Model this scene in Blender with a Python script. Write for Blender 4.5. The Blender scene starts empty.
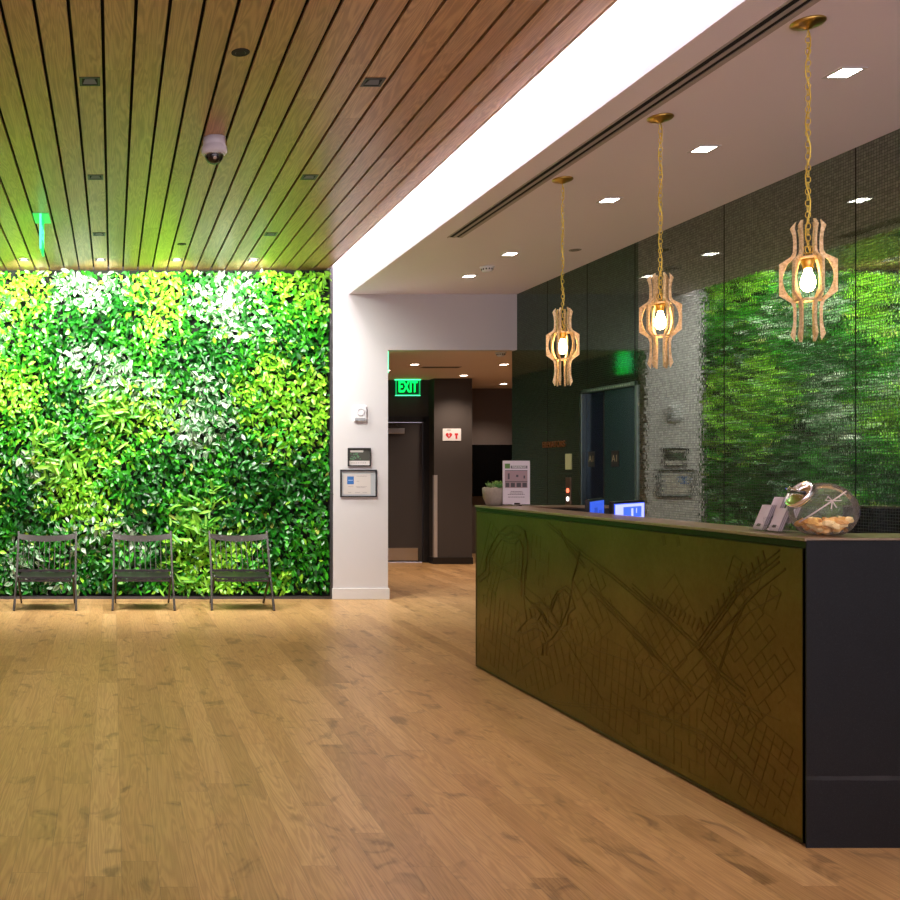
import bpy, bmesh, math, random
import numpy as np
from mathutils import Vector, Matrix
R = math.radians
PI = math.pi
random.seed(7)
S = bpy.context.scene
COL = S.collection

# ------------------------------------------------------------------ camera
F = 930.0                      # focal length in pixels of a 900 px frame
CZ = 1.4                       # eye height
cam_d = bpy.data.cameras.new('camera'); cam = bpy.data.objects.new('camera', cam_d); COL.objects.link(cam)
cam.location = (0, 0, CZ); cam.rotation_euler = (PI/2, 0, 0)
cam_d.sensor_width = 36; cam_d.lens = F/900*36
cam_d.shift_x = (450-113)/900; cam_d.shift_y = (469-450)/900
S.camera = cam
# ------------------------------------------------------------------ world and exposure
w = bpy.data.worlds.new('world'); S.world = w; w.use_nodes = True
w.node_tree.nodes['Background'].inputs[0].default_value = (.97, .86, 1.0, 1)
w.node_tree.nodes['Background'].inputs[1].default_value = 1.75
S.view_settings.view_transform = 'Standard'; S.view_settings.look = 'None'
S.view_settings.exposure = .75; S.view_settings.gamma = 1; S.view_settings.use_curve_mapping = False

WALL_SPOT = 268      # watt, spots over the living wall
DOWN_W = 20          # downlights in the white ceiling
WOOD_W = 30          # downlights in the wood ceiling
HALL_W = 50
COVE_E = 21.0

XW = 4.344; ZC = 3.28; ZW = 3.56; YW = 10.0     # tiled wall, white ceiling, wood ceiling, white wall
# ------------------------------------------------------------------ materials
MATS = {}
def mat(name, col=(.5,.5,.5), rough=.5, metal=0, emit=None, es=0, spec=None, **kw):
    if name in MATS: return MATS[name]
    m = bpy.data.materials.new(name); m.use_nodes = True
    b = m.node_tree.nodes['Principled BSDF']
    b.inputs['Base Color'].default_value = (*col, 1); b.inputs['Roughness'].default_value = rough
    b.inputs['Metallic'].default_value = metal
    if spec is not None: b.inputs['Specular IOR Level'].default_value = spec
    if emit: b.inputs['Emission Color'].default_value = (*emit, 1); b.inputs['Emission Strength'].default_value = es
    MATS[name] = m
    return m
class NT:
    def __init__(s, m): s.m = m; s.t = m.node_tree; s.b = s.t.nodes['Principled BSDF']
    def n(s, typ, **kw):
        x = s.t.nodes.new(typ)
        for k, v in kw.items(): setattr(x, k, v)
        return x
    def l(s, a, b): s.t.links.new(a, b)
    def val(s, x, i, v):
        if hasattr(v, 'links') or hasattr(v, 'is_linked'): s.l(v, x.inputs[i])
        else: x.inputs[i].default_value = v
    def math(s, op, a, b=0.0, c=None):
        x = s.n('ShaderNodeMath', operation=op); s.val(x, 0, a); s.val(x, 1, b)
        if c is not None: s.val(x, 2, c)
        return x.outputs[0]
    def comb(s, a, b, c):
        x = s.n('ShaderNodeCombineXYZ'); s.val(x, 0, a); s.val(x, 1, b); s.val(x, 2, c); return x.outputs[0]
    def white(s, v):
        x = s.n('ShaderNodeTexWhiteNoise', noise_dimensions='3D'); s.l(v, x.inputs['Vector']); return x.outputs['Value'], x.outputs['Color']
    def noise(s, v, scale, detail=4, rough=.5, dist=0):
        x = s.n('ShaderNodeTexNoise'); s.l(v, x.inputs['Vector']); x.inputs['Scale'].default_value = scale
        x.inputs['Detail'].default_value = detail; x.inputs['Roughness'].default_value = rough; x.inputs['Distortion'].default_value = dist
        return x.outputs['Fac']
    def ramp(s, f, stops):
        x = s.n('ShaderNodeValToRGB'); s.l(f, x.inputs[0]); e = x.color_ramp.elements
        while len(e) < len(stops): e.new(.5)
        for q, (p, c) in zip(e, stops): q.position = p; q.color = (*c, 1)
        return x.outputs[0]
    def mix(s, f, a, b, bt='MIX'):
        x = s.n('ShaderNodeMix', data_type='RGBA', blend_type=bt)
        s.val(x, 0, f)
        for i, v in ((6, a), (7, b)):
            if isinstance(v, tuple): x.inputs[i].default_value = (*v, 1)
            else: s.l(v, x.inputs[i])
        return x.outputs[2]
    def bump(s, h, st=.3, d=.01):
        x = s.n('ShaderNodeBump'); x.inputs['Strength'].default_value = st; x.inputs['Distance'].default_value = d
        s.l(h, x.inputs['Height']); return x.outputs[0]

def plank_mat(name, pitch, x0, length, cols, rough, seam, knots, grain=1.0, gdark=.72, spec=.5, rr=.12):
    """long boards running along Y; x0 = position of one seam"""
    m = mat(name); T = NT(m)
    pos = T.n('ShaderNodeNewGeometry').outputs['Position']
    sp = T.n('ShaderNodeSeparateXYZ'); T.l(pos, sp.inputs[0])
    u = T.math('DIVIDE', T.math('SUBTRACT', sp.outputs[0], x0), pitch)
    iu = T.math('FLOOR', u); fu = T.math('FRACT', u)
    off, _ = T.white(T.comb(iu, 3.3, 0.0))
    v = T.math('ADD', T.math('DIVIDE', sp.outputs[1], length), T.math('MULTIPLY', off, 7.0))
    iv = T.math('FLOOR', v); fv = T.math('FRACT', v)
    rnd, rc = T.white(T.comb(iu, iv, 1.7))
    # grain
    shift = T.math('MULTIPLY', rnd, 40.0)
    gp = T.comb(T.math('ADD', T.math('MULTIPLY', sp.outputs[0], 9.0), shift), T.math('MULTIPLY', sp.outputs[1], .55), shift)
    base = T.noise(gp, 1.3, 3, .5, 0.6)
    rings = T.math('ABSOLUTE', T.math('SINE', T.math('MULTIPLY', base, 48.0)))
    fine = T.noise(T.comb(T.math('MULTIPLY', sp.outputs[0], 160.0), T.math('MULTIPLY', sp.outputs[1], 5.0), shift), 1.0, 2)
    c = T.ramp(rnd, [(i/(len(cols)-1), q) for i, q in enumerate(cols)])
    d1 = T.math('MULTIPLY', T.math('POWER', rings, 2.0), grain)
    c = T.mix(T.math('MULTIPLY', d1, .75), c, T.mix(1.0, c, (gdark, gdark*.93, gdark*.86), 'MULTIPLY'))
    c = T.mix(T.math('MULTIPLY', T.ramp(fine, [(.35, (0,0,0)), (.7, (1,1,1))]), .22), c, T.mix(1.0, c, (.6,.55,.5), 'MULTIPLY'))
    if knots:
        kp = T.comb(T.math('ADD', T.math('MULTIPLY', sp.outputs[0], 6.5), shift), T.math('MULTIPLY', sp.outputs[1], 4.2), shift)
        k = T.noise(kp, 1.0, 3, .6, .8)
        kf = T.ramp(k, [(.575, (0,0,0)), (.70, (1,1,1))])
        c = T.mix(T.math('MULTIPLY', kf, .75), c, T.mix(1.0, c, (.40,.38,.36), 'MULTIPLY'))
    if seam:
        e1 = T.math('LESS_THAN', T.math('MINIMUM', fu, T.math('SUBTRACT', 1.0, fu)), seam/pitch)
        e2 = T.math('LESS_THAN', T.math('MINIMUM', fv, T.math('SUBTRACT', 1.0, fv)), seam/length)
        ee = T.math('MAXIMUM', e1, e2)
        c = T.mix(T.math('MULTIPLY', ee, .45), c, (.10,.06,.035))
    T.l(c, T.b.inputs['Base Color'])
    T.l(T.math('ADD', rough, T.math('MULTIPLY', fine, rr)), T.b.inputs['Roughness'])
    T.b.inputs['Specular IOR Level'].default_value = spec
    T.l(T.bump(T.math('ADD', fine, T.math('MULTIPLY', rings, .5)), .12, .002), T.b.inputs['Normal'])
    return m
M_floor = plank_mat('oak floor boards', .127, .03, 1.45, [(.43,.24,.095),(.53,.315,.135),(.46,.265,.105),(.58,.355,.16),(.38,.21,.08),(.52,.31,.135)], .33, .0012, True)
M_ceilwood = plank_mat('oak ceiling boards', .158, -.05, 2.2, [(.46,.25,.11),(.53,.30,.14),(.49,.27,.12),(.58,.345,.165)], .27, 0, False, 1.0, .60)

def tex_mat(name, col, rough, scale=200, st=.25, var=.08, metal=0, dist=.002):
    m = mat(name, col, rough, metal); T = NT(m)
    pos = T.n('ShaderNodeTexCoord').outputs['Object']
    nz = T.noise(pos, scale, 3)
    c = T.mix(nz, tuple(x*(1-var) for x in col), tuple(min(1, x*(1+var)) for x in col))
    T.l(c, T.b.inputs['Base Color']); T.l(T.bump(nz, st, dist), T.b.inputs['Normal'])
    return m
M_white = tex_mat('white wall paint', (.60,.575,.585), .7, 150, .1, .02)
M_ceil = tex_mat('white ceiling paint', (.86,.79,.87), .8, 120, .05, .02)
M_trim = mat('white trim paint', (.64,.62,.62), .4)
M_darkwall = tex_mat('dark brown textile wallcovering', (.045,.035,.030), .75, 260, .6, .35)
M_taupe = tex_mat('taupe wallcovering', (.11,.085,.075), .8, 220, .4, .2)
M_hallceil = mat('hall ceiling paint', (.80,.66,.58), .8)
M_leftwall = tex_mat('warm grey plaster', (.30,.27,.23), .8, 80, .1, .04)
M_black = mat('black void', (.004,.004,.004), .9)
M_blackpaint = mat('black lacquer', (.012,.011,.011), .35)
M_darkmetal = mat('dark bronze metal', (.05,.045,.04), .4, .8)
M_steel = mat('brushed stainless steel', (.62,.60,.58), .3, 1)
M_chrome = mat('polished chrome', (.85,.84,.82), .08, 1)
M_greyplastic = mat('grey plastic', (.62,.60,.64), .5)
M_whiteplastic = mat('white plastic', (.75,.75,.78), .35)
M_lamp = mat('lit lamp lens', (1,1,1), .5, emit=(1,.90,.82), es=14)
M_lampdim = mat('dim lamp highlight', (.08,.07,.08), .7, emit=(1,.85,.9), es=.02)
M_lampwarm = mat('warm lit lamp lens', (1,1,1), .5, emit=(1,.80,.62), es=12)
M_cove = mat('cove led strip', (1,1,1), .5, emit=(1,.98,.97), es=COVE_E)
M_green = mat('lit green sign', (0,.5,.1), .4, emit=(.0,1,.10), es=1.5)
M_greendark = mat('green sign panel', (0,.04,.015), .3, emit=(0,.35,.08), es=.05)
M_leafdark = mat('soil felt', (.004,.007,.003), .95)
M_chair = mat('dark stained wood', (.026,.018,.015), .42)
M_slab = None
def slab_mat():
    m = mat('blackened steel slab', (.03,.03,.033), .45, .3); T = NT(m)
    pos = T.n('ShaderNodeNewGeometry').outputs['Position']
    a = T.noise(pos, 420, 2, .6); b = T.noise(pos, 6, 4)
    sp = T.n('ShaderNodeSeparateXYZ'); T.l(pos, sp.inputs[0])
    c = T.ramp(a, [(.3,(.004,.005,.006)), (.62,(.010,.011,.014)), (.80,(.05,.053,.06))])
    ln = T.math('LESS_THAN', T.math('ABSOLUTE', T.math('SUBTRACT', sp.outputs[2], .258)), T.math('ADD', .003, T.math('MULTIPLY', b, .012)))
    c = T.mix(T.math('MULTIPLY', ln, T.math('MULTIPLY', b, .5)), c, (.13,.13,.135))
    T.l(c, T.b.inputs['Base Color']); T.l(T.math('ADD', .35, T.math('MULTIPLY', b, .3)), T.b.inputs['Roughness'])
    return m
M_slab = slab_mat()
def bronze_mat(name='patinated bronze', k=1.0):
    m = mat(name, (.2,.14,.06), .3, 1); T = NT(m)
    pos = T.n('ShaderNodeNewGeometry').outputs['Position']
    sp = T.n('ShaderNodeSeparateXYZ'); T.l(pos, sp.inputs[0])
    a = T.noise(pos, 3.0, 5, .6); b = T.noise(pos, 45, 4, .6)
    br = T.noise(T.comb(0.0, T.math('MULTIPLY', sp.outputs[1], 4.0), T.math('MULTIPLY', sp.outputs[2], 70.0)), 1.0, 3)
    c = T.ramp(T.math('ADD', T.math('MULTIPLY', a, .6), T.math('MULTIPLY', b, .4)), [(.3,(.16*k,.112*k,.030*k)), (.5,(.21*k,.15*k,.046*k)), (.7,(.26*k,.19*k,.068*k))])
    T.l(c, T.b.inputs['Base Color'])
    T.l(T.math('ADD', .24, T.math('MULTIPLY', b, .22)), T.b.inputs['Roughness'])
    T.l(T.bump(T.math('ADD', b, T.math('MULTIPLY', br, .5)), .25, .004), T.b.inputs['Normal'])
    return m
M_bronze = bronze_mat(k=.92)
M_relief = bronze_mat('darker bronze relief', .76)  # same bronze in a darker tone for the raised map lines
M_top = tex_mat('bronze counter top', (.40,.28,.20), .30, 40, .1, .25, .7)
M_brass = mat('aged brass', (.55,.38,.10), .28, 1)
M_brasschain = mat('brass chain', (.90,.68,.14), .35, .55)
def fin_mat():
    m = mat('gilded carved wood', (.55,.38,.2), .4, .2); T = NT(m)
    pos = T.n('ShaderNodeTexCoord').outputs['Object']
    a = T.noise(pos, 90, 5, .7)
    T.l(T.ramp(a, [(.3,(.42,.27,.11)), (.5,(.78,.56,.28)), (.7,(.95,.78,.48))]), T.b.inputs['Base Color'])
    T.l(T.bump(a, .5, .003), T.b.inputs['Normal'])
    return m
M_fin = fin_mat()
M_bulb = mat('glowing bulb', (1,1,1), .3, emit=(1,.62,.27), es=34)

def mosaic_mat(name, base, rough, k_yaw, k_pitch, tile=.0185):
    m = mat(name, base, rough, 1); T = NT(m)
    g = T.n('ShaderNodeNewGeometry')
    sp = T.n('ShaderNodeSeparateXYZ'); T.l(g.outputs['Position'], sp.inputs[0])
    u = T.math('DIVIDE', sp.outputs[1], tile); v = T.math('DIVIDE', sp.outputs[2], tile)
    fu = T.math('FRACT', u); fv = T.math('FRACT', v)
    _, rc = T.white(T.comb(T.math('FLOOR', u), T.math('FLOOR', v), .5))
    rs = T.n('ShaderNodeSeparateColor'); T.l(rc, rs.inputs[0])
    eu = T.math('MINIMUM', fu, T.math('SUBTRACT', 1.0, fu)); ev = T.math('MINIMUM', fv, T.math('SUBTRACT', 1.0, fv))
    grout = T.math('MAXIMUM', T.math('LESS_THAN', eu, .07), T.math('LESS_THAN', ev, .08))
    c = T.mix(rs.outputs[2], tuple(x*.75 for x in base), tuple(x*1.2 for x in base))
    c = T.mix(grout, c, tuple(x*.35 for x in base)); T.l(c, T.b.inputs['Base Color'])
    T.l(T.math('ADD', rough, T.math('MULTIPLY', grout, .6)), T.b.inputs['Roughness'])
    T.b.inputs['Metallic'].default_value = .9 if base[0] > .2 else .74
    # every tile is tilted a hair and slightly pillowed
    dy = T.math('ADD', T.math('MULTIPLY', T.math('SUBTRACT', rs.outputs[0], .5), k_yaw), T.math('MULTIPLY', T.math('SUBTRACT', fu, .5), k_yaw*.8))
    dz = T.math('ADD', T.math('MULTIPLY', T.math('SUBTRACT', rs.outputs[1], .5), k_pitch), T.math('MULTIPLY', T.math('SUBTRACT', fv, .5), k_pitch*.8))
    add = T.n('ShaderNodeVectorMath', operation='ADD'); T.l(g.outputs['Normal'], add.inputs[0]); T.l(T.comb(0.0, dy, dz), add.inputs[1])
    nm = T.n('ShaderNodeVectorMath', operation='NORMALIZE'); T.l(add.outputs[0], nm.inputs[0])
    T.l(nm.outputs[0], T.b.inputs['Normal'])
    return m
M_mosaic = mosaic_mat('dark mirror mosaic', (.265,.29,.25), .025, .010, .0025)
M_tile = mosaic_mat('dark green glazed mosaic', (.085,.135,.095), .07, .008, .004)
def tinted(name, col, rough): return mat(name, col, rough, 0)
M_elev = mat('dark teal steel door', (.04,.10,.115), .22, .6); M_elev2 = mat('navy black steel door', (.015,.03,.07), .22, .6)

# ------------------------------------------------------------------ helpers
def link(name, me, m=None, parent=None):
    o = bpy.data.objects.new(name, me); COL.objects.link(o)
    if m is not None and me is not None: me.materials.append(m)
    if parent is not None: o.parent = parent
    return o
def tag(o, label=None, cat=None, group=None, kind=None):
    if label: o['label'] = label
    if cat: o['category'] = cat
    if group: o['group'] = group
    if kind: o['kind'] = kind
    return o
def thing(name, label, cat, loc=(0,0,0), rz=0, group=None):
    o = link(name, None); o.location = loc; o.rotation_euler = (0,0,rz); o.empty_display_size = .05
    return tag(o, label, cat, group)
def bx(bm, x0, x1, y0, y1, z0, z1, mi=0, M=None):
    vs = [bm.verts.new((x, y, z)) for x in (x0, x1) for y in (y0, y1) for z in (z0, z1)]
    if M is not None:
        for v in vs: v.co = M @ v.co
    for f in ((0,1,3,2),(4,6,7,5),(0,4,5,1),(2,3,7,6),(0,2,6,4),(1,5,7,3)):
        q = bm.faces.new([vs[i] for i in f]); q.material_index = mi
    return vs
def done(name, bm, m, parent=None, smooth=False, bevel=0, seg=2):
    bmesh.ops.recalc_face_normals(bm, faces=bm.faces)
    me = bpy.data.meshes.new(name); bm.to_mesh(me); bm.free()
    if smooth:
        me.polygons.foreach_set('use_smooth', [True]*len(me.polygons))
    ms = m if isinstance(m, (list, tuple)) else [m]
    o = link(name, me, None, parent)
    for q in ms: me.materials.append(q)
    if bevel:
        b = o.modifiers.new('bevel', 'BEVEL'); b.width = bevel; b.segments = seg; b.limit_method = 'ANGLE'
    return o
def box(name, x0, x1, y0, y1, z0, z1, m, parent=None, bevel=0):
    bm = bmesh.new(); bx(bm, x0, x1, y0, y1, z0, z1); return done(name, bm, m, parent, bevel=bevel)
def lathe(bm, prof, n=32, M=Matrix(), close=False):
    rings = []
    for r, z in prof:
        if r < 1e-6: rings.append([bm.verts.new(M @ Vector((0,0,z)))])
        else: rings.append([bm.verts.new(M @ Vector((r*math.cos(2*PI*i/n), r*math.sin(2*PI*i/n), z))) for i in range(n)])
    for a, b in zip(rings, rings[1:]):
        if len(a) == 1 and len(b) == 1: continue
        for i in range(n):
            j = (i+1) % n
            if len(a) == 1: bm.faces.new((a[0], b[i], b[j]))
            elif len(b) == 1: bm.faces.new((a[i], b[0], a[j]))
            else: bm.faces.new((a[i], b[i], b[j], a[j]))
def tube(bm, pts, r, n=8, closed=False):
    pts = [Vector(p) for p in pts]; k = len(pts); rings = []
    up = Vector((0,0,1))
    for i, p in enumerate(pts):
        if closed: d = pts[(i+1) % k]-pts[i-1]
        else: d = pts[min(i+1, k-1)]-pts[max(i-1, 0)]
        d.normalize()
        a = up if abs(d.dot(up)) < .9 else Vector((0,1,0)) if abs(d.y) < .9 else Vector((1,0,0))
        s = d.cross(a).normalized(); t = s.cross(d)
        rr = r(i/(k-1)) if callable(r) else r
        rings.append([bm.verts.new(p + rr*(math.cos(2*PI*j/n)*s + math.sin(2*PI*j/n)*t)) for j in range(n)])
    for i in range(k if closed else k-1):
        a, b = rings[i], rings[(i+1) % k]
        for j in range(n):
            q = (j+1) % n; bm.faces.new((a[j], b[j], b[q], a[q]))
    if not closed:
        bm.faces.new(rings[0]); bm.faces.new(rings[-1][::-1])
def bar(bm, p, q, w, d, side=Vector((1,0,0))):
    """rectangular bar from p to q; w along side, d across"""
    p = Vector(p); q = Vector(q); a = (q-p).normalized(); s = (side-a*side.dot(a)).normalized(); t = a.cross(s)
    vs = []
    for c in (p, q):
        for (i, j) in ((-1,-1),(1,-1),(1,1),(-1,1)): vs.append(bm.verts.new(c + s*w/2*i + t*d/2*j))
    for f in ((0,1,2,3),(7,6,5,4),(0,4,5,1),(1,5,6,2),(2,6,7,3),(3,7,4,0)): bm.faces.new([vs[i] for i in f])
def prism(bm, pts, n, th):
    """closed outline (list of Vector) extruded by th along n"""
    a = [bm.verts.new(p) for p in pts]; b = [bm.verts.new(Vector(p)+Vector(n)*th) for p in pts]
    k = len(a)
    try: bm.faces.new(a); bm.faces.new(b[::-1])
    except ValueError: pass
    for i in range(k): bm.faces.new((a[i], a[(i+1) % k], b[(i+1) % k], b[i]))
def text(name, s, size, m, M, parent=None, ext=.002, align='CENTER', sx=1.0, bold=0.0):
    c = bpy.data.curves.new(name+'_curve', 'FONT'); c.body = s; c.size = size; c.align_x = align; c.align_y = 'CENTER'; c.extrude = ext; c.offset = size*bold
    o = bpy.data.objects.new('tmp', c); COL.objects.link(o)
    dg = bpy.context.evaluated_depsgraph_get(); dg.update()
    me = bpy.data.meshes.new_from_object(o.evaluated_get(dg)); me.name = name
    bpy.data.objects.remove(o); bpy.data.curves.remove(c)
    me.transform(M @ Matrix.Scale(sx, 4, (1,0,0))); me.materials.clear(); me.materials.append(m)
    return link(name, me, None, parent)
def struct(name, bm, m, bevel=0): return tag(done(name, bm, m, bevel=bevel), kind='structure')
def sbox(name, x0, x1, y0, y1, z0, z1, m, bevel=0): return tag(box(name, x0, x1, y0, y1, z0, z1, m, bevel=bevel), kind='structure')
def dup(o, parent=None):
    c = o.copy(); COL.objects.link(c)
    if parent is not None: c.parent = parent
    for ch in [q for q in o.children]: dup(ch, c)
    return c
def light(name, typ, loc, watts, col, parent=None, size=.06, spot=None, blend=.6, aim=None):
    d = bpy.data.lights.new(name, typ); d.energy = watts; d.color = col
    if typ == 'SPOT': d.spot_size = spot; d.spot_blend = blend; d.shadow_soft_size = size
    elif typ == 'POINT': d.shadow_soft_size = size
    elif typ == 'AREA': d.size = size
    o = bpy.data.objects.new(name, d); COL.objects.link(o); o.location = loc
    if aim is not None: o.rotation_euler = (Vector(aim)-Vector(loc)).to_track_quat('-Z', 'Y').to_euler()
    if parent is not None: o.parent = parent
    return o

# ------------------------------------------------------------------ structure
XL = -4.6; YB = -2.6
sbox('floor', XL, 9.0, YB, 16.5, -.12, 0, M_floor)
bm = bmesh.new()                                    # wood slat ceiling
k = -29
while True:
    a = -.05 + .158*k
    if a > 2.3: break
    if a > XL: bx(bm, a+.009, min(a+.149, 2.33), YB, 10.16, ZW, ZW+.02)
    k += 1
bx(bm, XL, 2.33, YB, 10.16, ZW+.05, ZW+.07, 1)
bx(bm, 2.318, 2.33, YB, YW, ZW, ZW+.07, 0)
struct('ceiling', bm, [M_ceilwood, M_black])
bm = bmesh.new()                                    # white dropped ceiling with the cove's face and lid
bx(bm, 2.548, XW, YB, YW, ZC, ZC+.03)
struct('ceiling', bm, M_ceil); bm = bmesh.new()
bx(bm, 2.536, 2.548, YB, YW, ZC, 3.86)
bx(bm, 2.20, 2.56, YB, YW, 3.84, 3.87)
bx(bm, 2.20, 2.22, YB, YW, ZW+.07, 3.87)
struct('trim_3', bm, M_ceil)
ld = thing('cove_light', 'white led strip hidden in the long ceiling cove beside the wood boards', 'light', (2.315, 3.7, ZW+.07))
box('light_strip', -.02, .005, -6.2, 6.27, .012, .07, M_cove, ld)
box('mounting_rail', -.03, .008, -6.2, 6.25, 0.001, .012, M_whiteplastic, ld)

# living wall niche walls
sbox('wall_back', XL, 2.366, 10.2, 10.3, 0, 4.0, M_leftwall)
bm = bmesh.new()                                    # white pillar and header, one surface
bx(bm, 2.366, 2.957, YW, YW+.125, 0, 3.9); bx(bm, 2.957, XW, YW, YW+.125, 2.68, 3.9)
bx(bm, 2.366, 2.40, YW+.12, 10.3, 0, 3.9)
struct('wall_front', bm, M_white)
sbox('wall_side', XL-.1, XL, YB, 10.3, 0, 4.0, M_leftwall)
bm = bmesh.new(); bx(bm, 2.355, 2.97, YW-.016, YW, 0, .118); bx(bm, 2.957, 2.97, YW, YW+.125, 0, .118)
struct('baseboard_front', bm, M_trim, .003)

# tiled wall on the right, with the elevator opening
EY0, EY1, EZ = 7.69, 8.64, 2.13
bm = bmesh.new()
T_ = .15
YS = 7.74
bx(bm, XW, XW+T_, YB, EY0, 0, ZC+.03, 0)
bx(bm, XW, XW+T_, EY1, 10.125, 0, ZC+.03, 1)
bx(bm, XW, XW+T_, EY0, EY1, EZ, ZC+.03, 1)
struct('wall_right', bm, [M_mosaic, M_tile])
bm = bmesh.new()
for y in (1.95, 3.1, 4.27, 5.44, 6.61, 7.74, 8.52, 9.3): bx(bm, XW-.0015, XW, y-.0035, y+.0035, EZ+.03 if EY0 < y < EY1 else 0, ZC)
struct('trim_1', bm, M_black)
# wall return behind and the lobby beyond the opening
sbox('wall_lobby_right', XW+T_, 9.0, 9.975, 10.125, 0, 3.4, M_darkwall)
sbox('wall_lobby_far_right', 8.9, 9.0, 10.125, 16.5, 0, 3.4, M_taupe)
sbox('wall_lobby_left', 2.80, 2.90, 10.3, 14.3, 0, 3.0, M_darkwall)
sbox('ceiling', 2.4, 9.0, YW+.125, 16.5, 2.735, 2.80, M_hallceil)
bm = bmesh.new()                                    # door wall, door recess on the left, projecting part on the right
DX0, DX1 = 3.70, 4.67
bx(bm, 2.9, DX0, 13.95, 14.05, 0, 2.735); bx(bm, DX0, DX1, 13.95, 14.05, 2.13, 2.735); bx(bm, DX1, 4.73, 13.95, 14.05, 0, 2.735)
bx(bm, 4.73, 5.29, 13.7, 14.05, 0, 2.735)
bx(bm, 5.19, 5.29, 14.05, 15.4, 0, 2.735)
struct('wall_lobby_back', bm, M_darkwall)
sbox('wall_lobby_end', 5.29, 9.0, 15.4, 15.5, 0, 2.735, M_taupe)
bm = bmesh.new(); bx(bm, 4.715, 5.30, 13.685, 13.7, 0, .10); bx(bm, 4.715, 4.73, 13.7, 13.95, 0, .10)
struct('baseboard_lobby', bm, M_blackpaint, .002)
# door
bm = bmesh.new()
bx(bm, DX1-.03, DX1+.06, 13.91, 13.97, 0, 2.19); bx(bm, DX0-.06, DX0+.03, 13.91, 13.97, 0, 2.19); bx(bm, DX0, DX1, 13.91, 13.97, 2.10, 2.19)
fr = struct('trim_2', bm, M_blackpaint, .004)
dr = box('door_1', DX0+.032, DX1-.032, 13.945, 13.985, .006, 2.098, tex_mat('dark door laminate', (.038,.031,.028), .5, 90, .2, .3), bevel=.003); tag(dr, kind='structure')
box('kick_plate', DX0+.05, DX1-.10, 13.941, 13.945, .03, .215, M_steel, dr)
bm = bmesh.new(); bx(bm, 4.02, 4.36, 13.90, 13.944, 1.93, 2.01); done('door_closer', bm, M_steel, dr, bevel=.006)
bm = bmesh.new(); tube(bm, [(4.3,13.92,2.02),(4.2,13.80,2.055),(4.02,13.9,2.06)], .009, 6); done('closer_arm', bm, M_darkmetal, dr)
bm = bmesh.new(); tube(bm, [(3.72,13.94,1.0),(3.72,13.89,1.0),(3.80,13.88,1.0),(3.84,13.88,1.0)], .011, 8); lathe(bm, [(0,0),(.03,0),(.03,.008),(0,.008)], 16, Matrix.Translation((3.72,13.944,1.0)) @ Matrix.Rotation(PI/2,4,'X')); done('door_handle', bm, M_steel, dr, True)
# corner guard
bm = bmesh.new(); bx(bm, 4.727, 4.778, 13.696, 13.7, .10, 1.31); bx(bm, 4.727, 4.73, 13.7, 13.75, .10, 1.31)
tag(done('corner_guard', bm, mat('scuffed steel', (.5,.46,.44), .5, .55)), 'brushed steel guard strip on the dark wall corner beside the hall door', 'corner guard')
# black wall panel in the lobby end
bp = box('wall_screen', 5.35, 7.3, 15.33, 15.40, .95, 1.80, mat('black gloss glass', (.003,.003,.003), .12), bevel=.004)
tag(bp, 'large black glossy panel on the brown wall at the end of the lobby', 'screen')
sh = box('glint_strip', 5.30, 5.52, 15.30, 15.40, 1.81, 1.83, M_steel); tag(sh, 'thin steel strip added as a glint above the black panel in the lobby', 'glint_strip')  # thin bright strip added to stand in for a glint

# elevator
el = thing('elevator', 'dark blue steel two-panel elevator door set in the tiled wall', 'elevator', (XW, EY0, 0))
bm = bmesh.new()
for (a, b, c, d) in ((EY0, EY0+.035, 0, EZ), (EY1-.035, EY1, 0, EZ), (EY0, EY1, EZ-.035, EZ)):
    bx(bm, -.012, .13, a-EY0, b-EY0, c, d)
done('door_frame', bm, mat('elevator frame steel', (.16,.21,.18), .3, 1), el, bevel=.002)
ym = 8.27
for i, (a, b) in enumerate(((EY0+.037, ym-.012), (ym+.012, EY1-.037))):
    p = box('door_panel', .02+.012*i, .032+.012*i, a-EY0, b-EY0, .01, EZ-.037, [M_elev, M_elev2][i], el)
    yc = [8.08, 8.50][i]-EY0
    q = box('number_plate', .016+.012*i, .02+.012*i, yc-.06, yc+.06, 1.42, 1.56, M_blackpaint, p)
    text('plate_text', 'A1', .085, mat('brass lettering', (.5,.42,.28), .4, .6), Matrix.Translation((.0155+.012*i, yc, 1.49)) @ Matrix.Rotation(-PI/2, 4, 'Z') @ Matrix.Rotation(PI/2, 4, 'X'), p, .0006)
box('door_gap', .022, .05, ym-.012-EY0, ym+.012-EY0, .01, EZ-.037, M_black, el)
box('shaft_lining', .125, .13, .03, EY1-EY0-.03, .01, EZ-.03, M_black, el)
box('sill', .0, .13, .036, EY1-EY0-.036, -.001, .008, M_steel, el)
bm = bmesh.new()
for i in range(26): bx(bm, -.0135, -.012, .10+i*.028, .10+i*.028+random.uniform(.006,.018), EZ-.026, EZ-.012)
done('header_lettering', bm, mat('faint lettering', (.4,.5,.42), .4, .5), el)

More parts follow.
